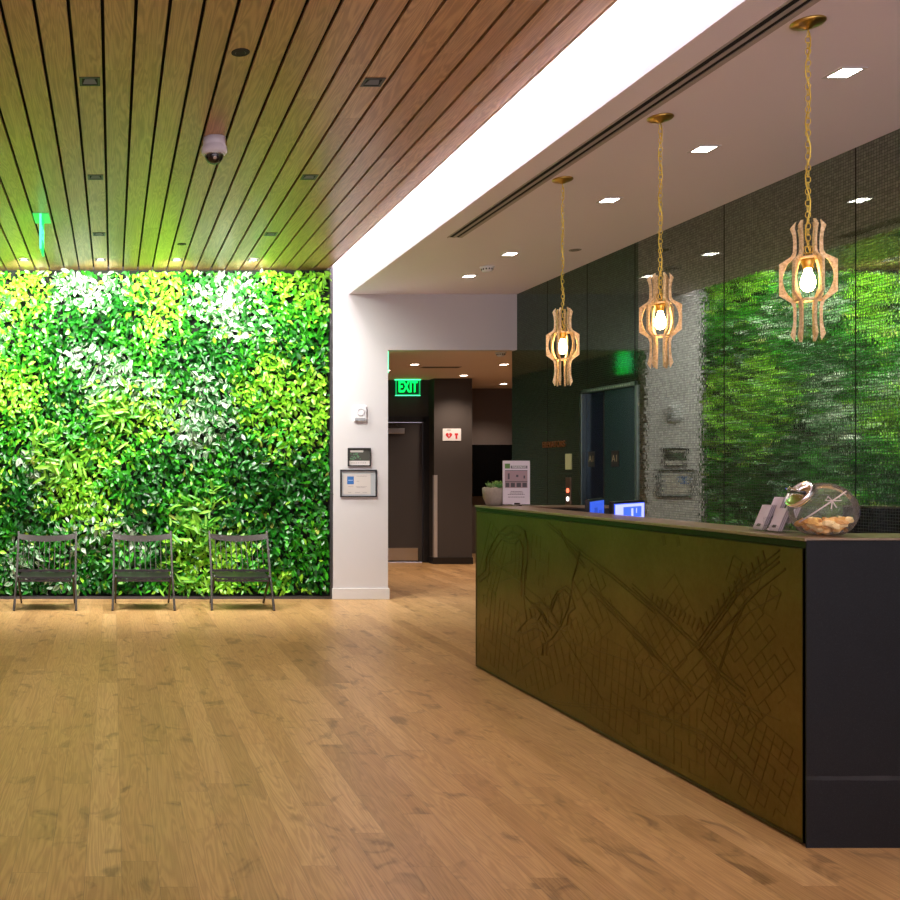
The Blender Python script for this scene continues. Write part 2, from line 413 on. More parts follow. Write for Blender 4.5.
# lettering and call plates on the tiled wall
Mx = Matrix.Rotation(-PI/2, 4, 'Z') @ Matrix.Rotation(PI/2, 4, 'X')
tag(text('wall_lettering', 'ELEVATORS', .085, mat('copper lettering', (.30,.12,.04), .4, .6), Matrix.Translation((XW-.006, 9.16, 1.64)) @ Mx, None, .005, sx=1.05),
    'small copper capital letters on the dark tiled wall beside the elevator', 'lettering')
o = box('sign_plate', XW-.008, XW-.001, 8.80, 8.92, 1.395, 1.545, mat('cream plate', (.50,.52,.30), .5), bevel=.002)
tag(o, 'blank cream plate on the tiled wall left of the elevator', 'plate')
cp = thing('call_panel', 'narrow steel elevator call panel with a red lit button', 'call panel', (XW, 8.86, 1.20))
box('panel_plate', -.010, -.001, -.05, .05, -.14, .12, mat('call panel bronze', (.22,.15,.11), .35, .8), cp, .002)
for z, m, n in ((-.005, mat('red lit button', (.6,.05,.03), .4, emit=(1,.15,.07), es=1.6), 'call_button'), (-.085, mat('white lit button', (.8,.8,.8), .4, emit=(1,.95,.9), es=1.2), 'call_button')):
    bm = bmesh.new(); lathe(bm, [(0,0),(.022,0),(.022,.006),(0,.008)], 20, Matrix.Translation((-.010,0,z)) @ Matrix.Rotation(-PI/2,4,'Y')); done(n, bm, m, cp)

# ------------------------------------------------------------------ living wall
def px_wall(px, py): return ((px-113)*10.0/F, 1.4-(py-469)*10.0/F)
LW_X0, LW_X1, LW_Z0, LW_Z1 = -2.6, 2.335, .035, ZW-.005
lw = thing('living_wall', 'floor-to-ceiling living wall of dense mixed green foliage', 'plant wall', (0, 10.17, 0))
box('planting_panel', LW_X0, LW_X1, -.06, 0.03, .02, ZW, M_leafdark, lw)
bm = bmesh.new()
bx(bm, LW_X1, LW_X1+.03, -.17, .03, 0, ZW); bx(bm, LW_X0-.03, LW_X0, -.17, .03, 0, ZW); bx(bm, LW_X0, LW_X1, -.16, -.06, 0, .03)
done('frame', bm, mat('dark grey metal frame', (.09,.09,.09), .35, .8), lw)

KINDS = {  # colour a, colour b, length, width ratio, edge colour
 'deep_green_foliage':   dict(a=(.003,.055,.006), b=(.016,.20,.011), L=(.06,.11), W=.46, n=0),
 'mid_green_foliage':    dict(a=(.012,.18,.008), b=(.06,.44,.015), L=(.055,.10), W=.46, n=0),
 'lime_foliage':         dict(a=(.10,.42,.012), b=(.40,.76,.05), L=(.055,.095), W=.46, n=0),
 'white_edged_foliage':  dict(a=(.06,.28,.06), b=(.62,.72,.56), L=(.06,.115), W=.48, n=0),
 'grassy_foliage':       dict(a=(.04,.30,.015), b=(.30,.58,.06), L=(.12,.20), W=.20, n=0),
}
seeds = []
def sd(kind, pts):
    for (x, y) in pts: seeds.append((*px_wall(x, y), kind))
sd('white_edged_foliage', [(95,290),(70,285),(205,300),(225,305),(235,325),(250,330),(95,360),(115,370),(80,350),(205,425),(195,435),(215,440),(235,280),(20,560),(55,600),(90,530),(130,540),(150,392),(205,385),(40,470),(245,300),(178,410),(105,385)])
sd('lime_foliage', [(160,275),(165,300),(155,320),(300,280),(320,300),(285,285),(20,280),(15,305),(40,450),(70,470),(85,500),(60,490),(255,375),(280,360),(300,400),(265,410),(130,410),(165,408),(150,420),(310,430),(190,560),(215,580),(240,545),(95,515),(290,590),(230,590),(12,400),(25,385),(100,460),(190,545),(225,560),(275,445),(318,390)])
sd('grassy_foliage', [(110,400),(120,415),(190,545),(195,520),(50,450),(205,500),(185,600),(60,470)])
sd('deep_green_foliage', [(75,320),(60,340),(90,335),(200,340),(190,355),(270,340),(300,350),(190,370),(215,400),(260,460),(240,480),(220,500),(240,510),(10,480),(20,500),(160,480),(140,500),(150,520),(280,480),(310,470),(300,510),(270,520),(280,550),(20,600),(50,570),(90,580),(130,590),(160,565),(310,580),(30,530),(190,470),(265,490),(230,450),(235,355),(250,305),(130,310),(200,285),(110,340),(70,400)])
sd('mid_green_foliage', [(40,320),(30,350),(130,340),(150,360),(250,350),(320,330),(60,380),(20,430),(90,430),(150,450),(180,390),(270,430),(320,460),(120,480),(170,500),(200,480),(310,530),(250,570),(120,550),(60,545),(5,545),(70,430),(180,330),(270,300),(300,320),(220,460),(150,590),(295,560),(320,550)])
rg = random.Random(3)
for i in range(46):
    seeds.append((rg.uniform(-2.6,-1.25), rg.uniform(.1,3.5), rg.choice(list(KINDS)[:4]+['mid_green_foliage','deep_green_foliage'])))
SX = np.array([s[0] for s in seeds]); SZ = np.array([s[1] for s in seeds]); SK = [s[2] for s in seeds]
rng = np.random.default_rng(5)
data = {k: dict(v=[], f=[], c=[]) for k in KINDS}
def add_leaf(kind, x, z, y):
    K = KINDS[kind]; D = data[kind]
    L = rng.uniform(*K['L']); Wd = L*K['W']*rng.uniform(.85,1.15)/2
    n = Vector((rng.normal(0,.7), -1, rng.normal(.5,.7))).normalized()
    ang = rng.normal(-PI/2, .95) if kind != 'grassy_foliage' else rng.normal(PI/2, 1.0)
    t = Vector((math.cos(ang), -rng.uniform(0,.5), math.sin(ang))); t = (t-n*t.dot(n)).normalized()
    s = t.cross(n)
    fold = rng.uniform(.05,.35); curl = rng.uniform(.0,.5)
    o = Vector((x, y, z)) - t*L*.4
    def P(u, v):      # u along 0..1, v across -1..1
        wv = [0,.8,1.0,.62,0][int(round(u*4))] if kind != 'grassy_foliage' else [.3,.9,1,.7,0][int(round(u*4))]
        return o + t*(L*u) + s*(Wd*wv*v) + n*(fold*Wd*abs(v)*wv - curl*L*u*u*.6)
    b = len(D['v'])
    vs = [P(0,0)]
    for u in (.25,.5,.75): vs += [P(u,-1), P(u,0), P(u,1)]
    vs.append(P(1,0))
    D['v'] += [tuple(v) for v in vs]
    D['f'] += [(b,b+1,b+2),(b,b+2,b+3)]
    for r in (1,4): D['f'] += [(b+r,b+r+3,b+r+4,b+r+1),(b+r+1,b+r+4,b+r+5,b+r+2)]
    D['f'] += [(b+7,b+10,b+8),(b+8,b+10,b+9)]
    q = rng.uniform(0,1)**(1.0)
    ca = np.array(K['a']); cb = np.array(K['b'])
    if kind == 'white_edged_foliage':
        edge = cb if rng.uniform() < .55 else ca*.8; mid = ca*(.4+.8*q)
        if rng.uniform() < .25: mid = cb*.9
        cols = [mid]+[edge,mid,edge]*3+[edge]
    else:
        c = ca*(1-q)+cb*q
        if rng.uniform() < .012: c = np.array((.55,.62,.12))
        cols = [c*.9]+[c,c*1.25,c]*3+[c]
    D['c'] += [(*np.clip(x_,0,.95),1.0) for x_ in cols]
N = 23000
for i in range(N):
    x = rng.uniform(LW_X0+.02, LW_X1-.008); z = rng.uniform(LW_Z0+.03, LW_Z1-.03)
    d = (SX-x)**2+(SZ-z)**2
    j = np.argsort(d)[:3]
    wgt = 1/(d[j]+.012); k = SK[rng.choice(j, p=wgt/wgt.sum())]
    if rng.uniform() < .10: k = rng.choice(['mid_green_foliage','deep_green_foliage','lime_foliage'])
    if k == 'grassy_foliage' and rng.uniform() < .3: k = 'mid_green_foliage'
    # plants bulge: soft relief of the planted surface
    bulge = .035*math.sin(x*7+1.3*math.sin(z*5))*math.sin(z*6+x*2)
    y = -.085 - .085*rng.uniform(0,1) - bulge - (.035 if k == 'grassy_foliage' else 0)
    y = min(y, -.075)
    add_leaf(k, x, z, y)
def leaf_mat(name, tr=.30):
    m = mat(name); T = NT(m)
    at = T.n('ShaderNodeAttribute'); at.attribute_name = 'leaf_colour'
    T.l(at.outputs['Color'], T.b.inputs['Base Color']); T.b.inputs['Roughness'].default_value = .30
    T.b.inputs['Specular IOR Level'].default_value = .55
    tl = T.n('ShaderNodeBsdfTranslucent'); T.l(at.outputs['Color'], tl.inputs[0])
    mx = T.n('ShaderNodeMixShader'); mx.inputs[0].default_value = tr
    T.l(T.b.outputs[0], mx.inputs[1]); T.l(tl.outputs[0], mx.inputs[2])
    T.l(mx.outputs[0], T.t.nodes['Material Output'].inputs[0])
    return m
ML = leaf_mat('living leaf')
for k, D in data.items():
    me = bpy.data.meshes.new(k); me.from_pydata(D['v'], [], D['f'])
    ca = me.color_attributes.new('leaf_colour', 'FLOAT_COLOR', 'POINT')
    ca.data.foreach_set('color', np.array(D['c'], dtype=np.float32).ravel())
    me.polygons.foreach_set('use_smooth', [True]*len(me.polygons)); me.update()
    o = link(k, me, ML, lw); tag(o, {'deep_green_foliage':'dark green leaves','mid_green_foliage':'fresh green leaves','lime_foliage':'yellow-green leaves','white_edged_foliage':'white-variegated leaves','grassy_foliage':'long narrow grassy leaves'}[k], kind='stuff')
    o.name = k

# ------------------------------------------------------------------ reception desk
DX = 2.556; DY0 = 3.435; DY1 = 6.576; DH = 1.145
desk = thing('reception_desk', 'long bronze reception desk with an embossed street map front and black end', 'desk', (DX, DY0, 0))
Dl = DY1-DY0
bm = bmesh.new(); bx(bm, .012, .030, .023, Dl, .02, DH-.045); done('front_panel', bm, M_bronze, desk)
bm = bmesh.new()
bx(bm, .008, .03, .023, Dl, .008, .02); bx(bm, .008, .03, .023, .026, .02, DH-.045); bx(bm, .008, .03, Dl-.006, Dl, .02, DH-.045); bx(bm, .008, .03, .023, Dl, DH-.045, DH-.040)
done('panel_edging', bm, M_brass if False else mat('dark olive bronze edging', (.10,.085,.045), .35, 1), desk)
bm = bmesh.new(); bx(bm, .030, .06, .012, Dl-.02, .0, DH-.02); done('carcass', bm, M_black, desk)
bm = bmesh.new(); bx(bm, .010, .035, .006, Dl, DH-.038, DH-.014); done('shadow_reveal', bm, mat('dark green bronze reveal', (.035,.05,.02), .3, .9), desk)
bm = bmesh.new(); bx(bm, .006, 1.30, 0, .006, .0, DH-.008); done('end_panel', bm, M_slab, desk)
bm = bmesh.new(); bx(bm, 0, .26, 0, Dl, DH-.012, DH); bx(bm, .26, 1.32, 0, .26, DH-.012, DH); bx(bm, .26, .98, Dl-.26, Dl, DH-.012, DH)
done('counter_top', bm, M_top, desk, bevel=.0015)
bm = bmesh.new(); bx(bm, .24, .26, .24, Dl-.24, .76, DH-.014); bx(bm, .26, .98, Dl-.26, Dl-.24, 0, DH-.014); bx(bm, .26, 1.3, .24, .26, 0, DH-.014); done('inner_panel', bm, M_blackpaint, desk)
bm = bmesh.new(); bx(bm, .06, .86, .02, Dl-.02, .73, .755); done('work_surface', bm, mat('dark laminate', (.02,.02,.02), .4), desk)
bm = bmesh.new(); bx(bm, .06, .98, Dl-.02, Dl, 0, DH-.014); done('back_end_panel', bm, M_slab, desk)
bm = bmesh.new(); bx(bm, .80, .86, .26, Dl-.26, 0, .73); done('pedestal', bm, M_blackpaint, desk)

# embossed map on the front panel: traced in panel coordinates (distance along the desk, height)
def PP(px, py):
    d = DX*F/(px-113.0); return (d-DY0, CZ-(py-469)*d/F)
rel = bmesh.new()
def strip(pts, w=.006, h=.003):
    w *= .85; h *= .8
    for (a, b) in zip(pts, pts[1:]):
        a = Vector((0, a[0], a[1])); b = Vector((0, b[0], b[1]))
        if (b-a).length < 1e-4: continue
        ok = all(.045 < q.y < Dl-.015 and .03 < q.z < DH-.055 for q in (a, b))
        if not ok: continue
        dd = (b-a).normalized()
        bar(rel, a+Vector((.012-h/2+.0005,0,0))-dd*w*.3, b+Vector((.012-h/2+.0005,0,0))+dd*w*.3, h, w)
def sp(pl, w=.006, h=.003, off=()):
    pts = [PP(*p) for p in pl]
    # subdivide with slight hand wobble
    out = []
    for a, b in zip(pts, pts[1:]):
        n = max(1, int(math.hypot(b[0]-a[0], b[1]-a[1])/.12))
        for i in range(n): out.append((a[0]+(b[0]-a[0])*i/n, a[1]+(b[1]-a[1])*i/n))
    out.append(pts[-1]); strip(out, w, h)
    for o_ in off: strip([(x, z+o_) for x, z in out], w*.7, h)
def Z6(x, y): return (470+x/5, 500+y/5)
def Z7(x, y): return (630+x/5, 520+y/5)
# river bend at the far end, two banks
bankA = [Z6(30,385),(Z6(70,350)),Z6(75,280),Z6(105,215),Z6(140,160),Z6(175,130),Z6(230,128),Z6(265,155),Z6(278,220),Z6(278,300),Z6(265,370),Z6(262,470)]
bankB = [Z6(40,410),Z6(85,370),Z6(90,290),Z6(125,230),Z6(150,195),Z6(185,215),Z6(215,218),Z6(240,200),Z6(255,240),Z6(252,330),Z6(245,400),Z6(248,480)]
sp(bankA, .012, .005); sp(bankB, .012, .005)
sp([Z6(140,165),Z6(170,175),Z6(200,160),Z6(240,175)], .02, .005); sp([Z6(160,185),Z6(190,195),Z6(230,185)], .02, .004)
# park and ponds
park = [[(260,480),(300,520),(340,510),(390,545),(400,500),(430,450),(470,430),(495,450),(500,490),(515,540),(480,570),(475,620),(430,650),(400,690),(370,715),(350,660),(310,640),(260,665),(225,660),(250,630),(275,600),(265,540),(260,480)],
 [(395,560),(420,600),(440,640),(455,600),(480,540),(490,480),(460,450),(430,470),(410,510),(395,560)],
 [(285,540),(300,590),(330,600),(345,570),(320,535),(285,540)],[(350,560),(370,620),(400,650)],[(370,600),(420,640),(470,660)],[(300,510),(360,570),(390,640)],[(355,720),(350,775)],[(370,720),(372,775)],[(430,480),(450,560),(440,620)],[(300,620),(340,610),(380,680)]]
for p in park: sp([Z6(*q) for q in p], .010, .005)
# long diagonal avenues
sp([Z6(330,80),Z6(540,270),Z6(700,390),Z6(900,560)], .007, .004, (.018,))
sp([Z7(0,340),Z7(130,460),Z7(330,650),Z7(440,780),Z7(560,880)], .007, .004, (.02,))
sp([Z6(590,460),Z6(740,610),Z6(900,780)], .009, .004, (.022,.04))
sp([Z7(0,560),Z7(120,690),Z7(290,880)], .009, .004, (.022,))
sp([Z7(330,650),Z7(520,380),Z7(560,340),Z7(730,210)], .009, .004, (.02,.045))
sp([Z7(360,650),Z7(560,420),Z7(640,340),Z7(760,245),Z7(850,230)], .009, .004)
sp([Z7(560,425),Z7(500,560),Z7(420,800)], .005, .003, (.02,))
sp([Z6(500,390),Z6(590,570),Z6(640,640)], .008, .004); sp([Z6(400,90),Z6(480,240),Z6(560,340)], .006, .004, (.02,))
sp([Z6(540,250),Z6(520,330),Z6(500,400),Z6(500,440)], .014, .004)
sp([Z6(30,400),Z6(250,290)], .005, .003, (.015,)); sp([Z6(60,430),Z6(240,380)], .004)
sp([Z6(0+60,640),Z6(200,690),Z6(400,850)], .004); sp([Z6(200,880),Z6(470,670)], .004, .003)
sp([(500,690),(560,705),(640,712),(700,735),(760,790),(800,830)], .007, .003, (.015,))
sp([(560,640),(650,668),(800,730)], .005, .003); sp([(640,700),(700,640),(800,580)], .004, .003)
sp([(490,560),(540,600),(600,700)], .004, .003)
# street grids by district, clipped to quads
rr = random.Random(11)
def grid(cx, cz, wd, hg, ang, nx, ny, w=.0035, drop=.22, h=.0022):
    ca, sa = math.cos(ang), math.sin(ang)
    def G(u, v):
        x = (u-.5)*wd; z = (v-.5)*hg; return (cx+x*ca-z*sa, cz+x*sa+z*ca)
    for i in range(nx+1):
        for j in range(ny):
            if rr.random() > drop: strip([G(i/nx, j/ny), G(i/nx, (j+.92)/ny)], w, h)
    for j in range(ny+1):
        for i in range(nx):
            if rr.random() > drop: strip([G(i/nx, j/ny), G((i+.92)/nx, j/ny)], w, h)
grid(2.75,.30,.6,.5,.2,9,7); grid(2.1,.36,.7,.5,-.45,9,8); grid(2.85,.80,.3,.4,.5,6,5); grid(2.3,.86,.5,.3,.1,9,4,.004,.35)
grid(1.45,.30,.7,.45,.12,11,7); grid(.85,.55,.55,.5,-.75,9,9); grid(.35,.62,.45,.45,-.75,8,9); grid(.35,.25,.55,.36,.35,11,8)
grid(.85,.2,.5,.3,.0,9,5); grid(1.6,.62,.5,.35,-.6,8,5,.004,.3); grid(.30,.93,.3,.12,.4,5,3)
# piers along the shore
for i in range(15):
    t = i/14; a = PP(*Z7(350+400*t, 560-420*t)); strip([a, (a[0]+.02, a[1]+.055)], .016, .004)
for i in range(12):
    t = i/11; a = PP(*Z7(90+250*t, 410+150*t)); strip([a, (a[0]-.02, a[1]+.04)], .014, .003)
for i in range(6):
    a = PP(*Z7(160+70*i, 120+4*i)); strip([a, (a[0]+.01, a[1]+.03)], .03, .002)
bmesh.ops.recalc_face_normals(rel, faces=rel.faces)
fp = [c for c in desk.children if c.name.startswith('front_panel')][0]
o = done('map_relief', rel, M_relief, fp); tag(o, 'embossed street map relief')

# monitors
def monitor(x, y, ang, label, scr):
    t = thing('computer_monitor', label, 'monitor', (x, y, .755), ang, 'monitors behind the desk')
    W, H0, H1 = .50, .16, .455
    box('casing', 0, W, .004, .03, H0, H1, M_blackpaint, t, .004)
    s = box('screen', .012, W-.012, .001, .004, H0+.012, H1-.014, scr, t)
    bm = bmesh.new(); bx(bm, W/2-.03, W/2+.03, .03, .05, .01, .3); done('neck', bm, M_blackpaint, t, bevel=.004)
    bm = bmesh.new(); bx(bm, W/2-.12, W/2+.12, -.03, .12, 0, .012); done('base', bm, M_blackpaint, t, bevel=.004)
    return t, s
M_scr = mat('blue lit desktop', (.02,.04,.3), .3, emit=(.04,.10,.95), es=1.1)
M_scr2 = mat('dimmer blue lit desktop', (.02,.04,.3), .3, emit=(.03,.09,.60), es=.8)
M_scrw = mat('lavender lit window', (.3,.3,.8), .3, emit=(.33,.36,1), es=1.1)
t, s = monitor(2.90, 5.38, math.atan2(.67,.74), 'larger looking black monitor with lit blue screen nearer the glass jar', M_scr)
bm = bmesh.new(); bx(bm, .02, .14, -.0005, .001, .30, .42); bx(bm, .02, .48, -.0005, .001, .42, .437); bx(bm, .44, .48, -.0005, .001, .2, .42); bx(bm, .27, .44, -.0007, .001, .352, .356); bx(bm, .27, .30, -.0007, .001, .355, .41); bx(bm, .35,.36,-.0007,.001,.38,.41)
done('screen_window', bm, M_scrw, s)
t, s = monitor(2.945, 5.74, math.atan2(.8,.6), 'farther black monitor with dim blue screen nearer the potted plant', M_scr2)
bm = bmesh.new(); bx(bm, .15, .25, -.0005, .001, .26, .40); bx(bm, .32, .40, -.0005, .001, .26, .38); done('screen_window', bm, mat('dark blue window', (.02,.04,.2), .3, emit=(.02,.06,.45), es=.7), s)

# tabletop sign at the far end
sg = thing('tabletop_sign', 'white framed announcement card standing at the far corner of the desk', 'sign', (2.775, 6.40, DH), 0)
bm = bmesh.new(); bx(bm, -.093, .093, -.004, .004, .012, .312); done('card', bm, mat('white card', (.62,.58,.62), .4), sg, bevel=.001)
def art(name, rects, parent, yb=-.0045, th=.0008):
    for (x0, x1, z0, z1, m, nm) in rects:
        box(nm or name, x0, x1, yb-th, yb+.0006, z0, z1, m, parent)
card = sg.children[0]
Mdk = mat('printed dark grey', (.06,.055,.06), .6); Mpk = mat('printed dusky pink', (.32,.22,.23), .6); Mgn = mat('printed green', (.10,.22,.05), .6); Mlt = mat('printed pale grey', (.45,.42,.44), .6)
box('printed_picture', -.080, .075, -.0052, -.0040, .125, .245, Mpk, card)
bm = bmesh.new()
for (a, b, c, d) in ((-.075,-.05,.13,.16),(-.04,-.012,.13,.16),(.0,.03,.13,.16),(.04,.07,.13,.16),(-.06,-.048,.185,.225),(-.003,.012,.20,.215),(.048,.058,.19,.21),(-.08,.075,.165,.170),(-.08,.075,.243,.247)): bx(bm, a, b, -.0058, -.005, c, d)
done('printed_furniture', bm, Mdk, card)
box('printed_logo', -.080, -.045, -.0052, -.0040, .258, .292, Mgn, card)
box('printed_banner', -.040, .075, -.0052, -.0040, .258, .278, mat('printed grey', (.16,.15,.16), .6), card)
text('printed_title', 'RESIDENCES', .020, mat('printed white', (.8,.8,.8), .6), Matrix.Translation((.017,-.0056,.268)) @ Matrix.Rotation(PI/2,4,'X'), card, .0003, sx=.85)
bm = bmesh.new()
for z, a, b in ((.098,-.04,.04),(.088,-.045,.045),(.078,-.06,.055),(.060,-.058,.058)):
    x = a
    while x < b:
        q = random.uniform(.006,.014); bx(bm, x, min(x+q, b), -.0052, -.0040, z, z+.004); x += q+.003
done('printed_lines', bm, Mdk, card)
bm = bmesh.new(); bx(bm, -.03, .03, -.022, .022, 0, .012); bx(bm, -.022, .022, -.010, -.005, .008, .024); done('clamp_base', bm, M_chrome, sg, bevel=.003)

# planter with succulents
pl = thing('potted_plant', 'round stone-coloured bowl of small succulents and pebbles on the desk corner', 'plant', (2.66, 6.485, DH))
bm = bmesh.new(); lathe(bm, [(0,0),(.045,0),(.055,.006),(.073,.05),(.079,.09),(.080,.122),(.074,.124),(.072,.112),(0,.112)], 40)
done('bowl', bm, tex_mat('grey stoneware', (.26,.23,.19), .7, 60, .3, .25), pl, True)
bm = bmesh.new()
for i in range(60):
    r = .066*math.sqrt(random.random()); a = random.uniform(0, 2*PI); q = random.uniform(.007,.013)
    M = Matrix.Translation((r*math.cos(a), r*math.sin(a), .114+random.uniform(0,.01))) @ Matrix.Diagonal((q, q*.8, q*.6, 1))
    bmesh.ops.create_icosphere(bm, subdivisions=1, radius=1, matrix=M)
o = done('pebbles', bm, mat('pale pebbles', (.52,.50,.36), .7), pl, True); tag(o, kind='stuff')
def rosette(cx, cy, cz, R_, n, col, nm):
    bm = bmesh.new()
    for i in range(n):
        a = i*2.399; t = i/n; el_ = .25+1.1*(1-t)
        L = R_*(.5+.5*t)
        d = Vector((math.cos(a)*math.cos(el_), math.sin(a)*math.cos(el_), math.sin(el_)))
        s = Vector((-math.sin(a), math.cos(a), 0)); u = d.cross(s)
        pts = [(0,.1),(.3,.22),(.65,.26),(1,0)]
        rings = []
        for f_, w_ in pts:
            c = Vector((cx,cy,cz))+d*L*f_ + Vector((0,0,.1*L*f_*f_))
            rings.append([bm.verts.new(c+s*L*w_*p+u*L*w_*.35*q) for p, q in ((1,0),(0,1),(-1,0),(0,-1))])
        for A, B in zip(rings, rings[1:]):
            for j in range(4): bm.faces.new((A[j],A[(j+1)%4],B[(j+1)%4],B[j]))
    bmesh.ops.remove_doubles(bm, verts=bm.verts, dist=.0002)
    return done(nm, bm, mat('succulent '+nm+str(col), col, .45), pl, True)
for c in ((-.035,-.02,.125,.045,14,(.16,.26,.08)),(.02,-.03,.125,.05,16,(.10,.28,.06)),(.03,.025,.14,.055,14,(.22,.36,.08)),(-.02,.03,.13,.05,14,(.14,.30,.07))): rosette(*c, 'succulent')
bm = bmesh.new()
for i in range(9):
    a = random.uniform(0, 2*PI); r = random.uniform(.01,.05); x, y = .01+r*math.cos(a), r*math.sin(a)*.8; h = random.uniform(.03,.055)
    tube(bm, [(x,y,.115),(x+random.uniform(-.01,.01),y,.115+h*.6),(x+random.uniform(-.02,.02),y,.12+h)], lambda t: .004*(1-t*.7), 5)
done('stem', bm, mat('succulent stem', (.14,.24,.07), .5), pl, True)

# brochure holder: acrylic stand with leaning card stacks facing the customer side
def glassy(name, tint=(1,1,1), ior=1.3, haze=0, hcol=(.8,.78,.72)):
    m = bpy.data.materials.new(name); m.use_nodes = True; t = m.node_tree; t.nodes.clear()
    out = t.nodes.new('ShaderNodeOutputMaterial'); mx = t.nodes.new('ShaderNodeMixShader'); tr = t.nodes.new('ShaderNodeBsdfTransparent'); gl = t.nodes.new('ShaderNodeBsdfGlossy'); fr = t.nodes.new('ShaderNodeFresnel')
    fr.inputs[0].default_value = ior; tr.inputs[0].default_value = (*tint,1); gl.inputs['Roughness'].default_value = .03
    t.links.new(fr.outputs[0], mx.inputs[0]); t.links.new(tr.outputs[0], mx.inputs[1]); t.links.new(gl.outputs[0], mx.inputs[2]); 
    if haze:
        df = t.nodes.new('ShaderNodeBsdfDiffuse'); df.inputs[0].default_value = (*hcol,1); m2 = t.nodes.new('ShaderNodeMixShader'); m2.inputs[0].default_value = haze
        t.links.new(mx.outputs[0], m2.inputs[1]); t.links.new(df.outputs[0], m2.inputs[2]); t.links.new(m2.outputs[0], out.inputs[0])
    else: t.links.new(mx.outputs[0], out.inputs[0])
    return m
M_acrylic = glassy('clear acrylic', (.96,.96,.97), 1.12, .05)
bh = thing('brochure_holder', 'clear two-tier card holder on the counter beside the glass jar', 'card holder', (2.645, 3.737, DH), 0)
bm = bmesh.new()
for y0, y1 in ((-.045,.035),(.045,.125)):
    for x0, zt in ((.0,.0),(.05,.035)):
        bx(bm, x0-.004, x0-.002, y0, y1, zt+.002, zt+.03)
        bar(bm, (x0+.026,(y0+y1)/2,zt+.003), (x0+.052,(y0+y1)/2,zt+.07), .002, y1-y0, Vector((1,0,0)))
bx(bm, -.006, .10, -.042, .127, 0, .003)
bx(bm, -.004, .10, .038, .042, .003, .06)
done('acrylic_frame', bm, M_acrylic, bh)
Mcard = mat('pale lavender card stock', (.58,.50,.56), .6); Mcard2 = mat('card edges grey', (.30,.26,.30), .6)
def cards(y, x, z, H, lab):
    t = thing('business_card_stack', lab, 'cards', (2.645+x, 3.737+y, DH+z+.004), 0, 'cards in the holder')
    for i in range(6):
        bm = bmesh.new(); bar(bm, (.0035*i,0,.0),( .0035*i+H*.42,0,H), .002, .056, Vector((1,0,-.4)))
        done('card', bm, Mcard if i % 2 == 0 else Mcard2, t)
    bm = bmesh.new(); bar(bm, (.008,.0,.014),(.014,.0,.024), .0014, .02, Vector((1,0,-.3)))
    for v in bm.verts: v.co.x -= .0045
    done('card_print', bm, Mdk, t)
cards(.085, .002, .003, .10, 'lower far stack of pale cards in the holder')
cards(.085, .052, .035, .10, 'upper far stack of pale cards standing tallest in the holder')
cards(-.005, .002, .003, .09, 'lower near stack of pale cards partly behind the glass jar')
cards(-.005, .052, .035, .065, 'upper near stack of pale cards behind the jar lid')

# glass jar lying tilted, with chrome lid and golden snacks
JX, JY, JZ = 2.735, 3.582, DH+.001
jar = thing('glass_jar', 'round clear glass jar with tilted chrome lid, holding golden wrapped sweets', 'jar', (JX, JY, JZ))
bm = bmesh.new()
bmesh.ops.create_uvsphere(bm, u_segments=48, v_segments=28, radius=1)
for v in bm.verts:
    v.co = Vector((v.co.x*.112, v.co.y*.112, v.co.z*.108+.094))
    if v.co.z < .0015: v.co.z = .0015
ax = Vector((-.80,.06,.58)).normalized(); cen = Vector((0,0,.094))
neckc = cen + ax*.098
dele = [f for f in bm.faces if (f.calc_center_median()-cen).normalized().dot((neckc-cen).normalized()) > .90]
bmesh.ops.delete(bm, geom=dele, context='FACES')
done('glass_body', bm, glassy('thin clear glass', (.98,.98,.97), 1.22, .07), jar, True)
Mq = Matrix.Translation(neckc) @ ax.to_track_quat('Z','Y').to_matrix().to_4x4()
bm = bmesh.new(); lathe(bm, [(.050,-.016),(.056,-.010),(.056,-.002)], 36, Mq); done('glass_neck', bm, glassy('neck glass', (.85,.87,.85), 1.5), jar, True)
bm = bmesh.new(); lathe(bm, [(.053,-.006),(.057,-.004),(.059,.004),(.059,.014),(.056,.018),(.048,.016),(.042,.018),(.020,.022),(0,.023)], 40, Mq); ld_ = done('lid', bm, M_chrome, jar, True)
bm = bmesh.new(); bx(bm, -.050, .050, -.005, .005, .019, .027, M=Mq); done('lid_strap', bm, mat('dark strap', (.05,.05,.07), .4, .6), ld_, bevel=.002)
bm = bmesh.new(); tube(bm, [Mq @ Vector((-.03,0,.030)), Mq @ Vector((-.028,0,.045)), Mq @ Vector((0,0,.052)), Mq @ Vector((.028,0,.045)), Mq @ Vector((.03,0,.030))], .004, 8); done('lid_handle', bm, M_chrome, ld_, True)
# ribbon around the jar with a small bow
bm = bmesh.new()
rpts = []
for i in range(25):
    a = -1.0+2.2*i/24
    # great circle in plane containing view-up and x
    d = Vector((-.607*math.cos(a*.95)+.55*math.sin(a), -.794*math.cos(a*.95)-.42*math.sin(a), .62*math.sin(a)+.16)).normalized()
    rpts.append(cen+Vector((d.x*.1135, d.y*.1135, d.z*.1095)))
for a, b in zip(rpts, rpts[1:]): bar(bm, a, b, .0012, .005, (a-cen))
rb = done('ribbon', bm, mat('pale ribbon', (.62,.50,.48), .5), jar)
bm = bmesh.new()
bc = rpts[15]
for s_ in (1,-1): tube(bm, [bc, bc+Vector((.020*s_,-.006,.016)), bc+Vector((.030*s_,-.006,.002)), bc], .0022, 6)
tube(bm, [bc, bc+Vector((-.008,-.005,-.03))], .002, 6); tube(bm, [bc, bc+Vector((.012,-.005,-.026))], .002, 6)
done('bow', bm, MATS['pale ribbon'], rb)
def sweet_mat(n, c): return mat(n, c, .38)
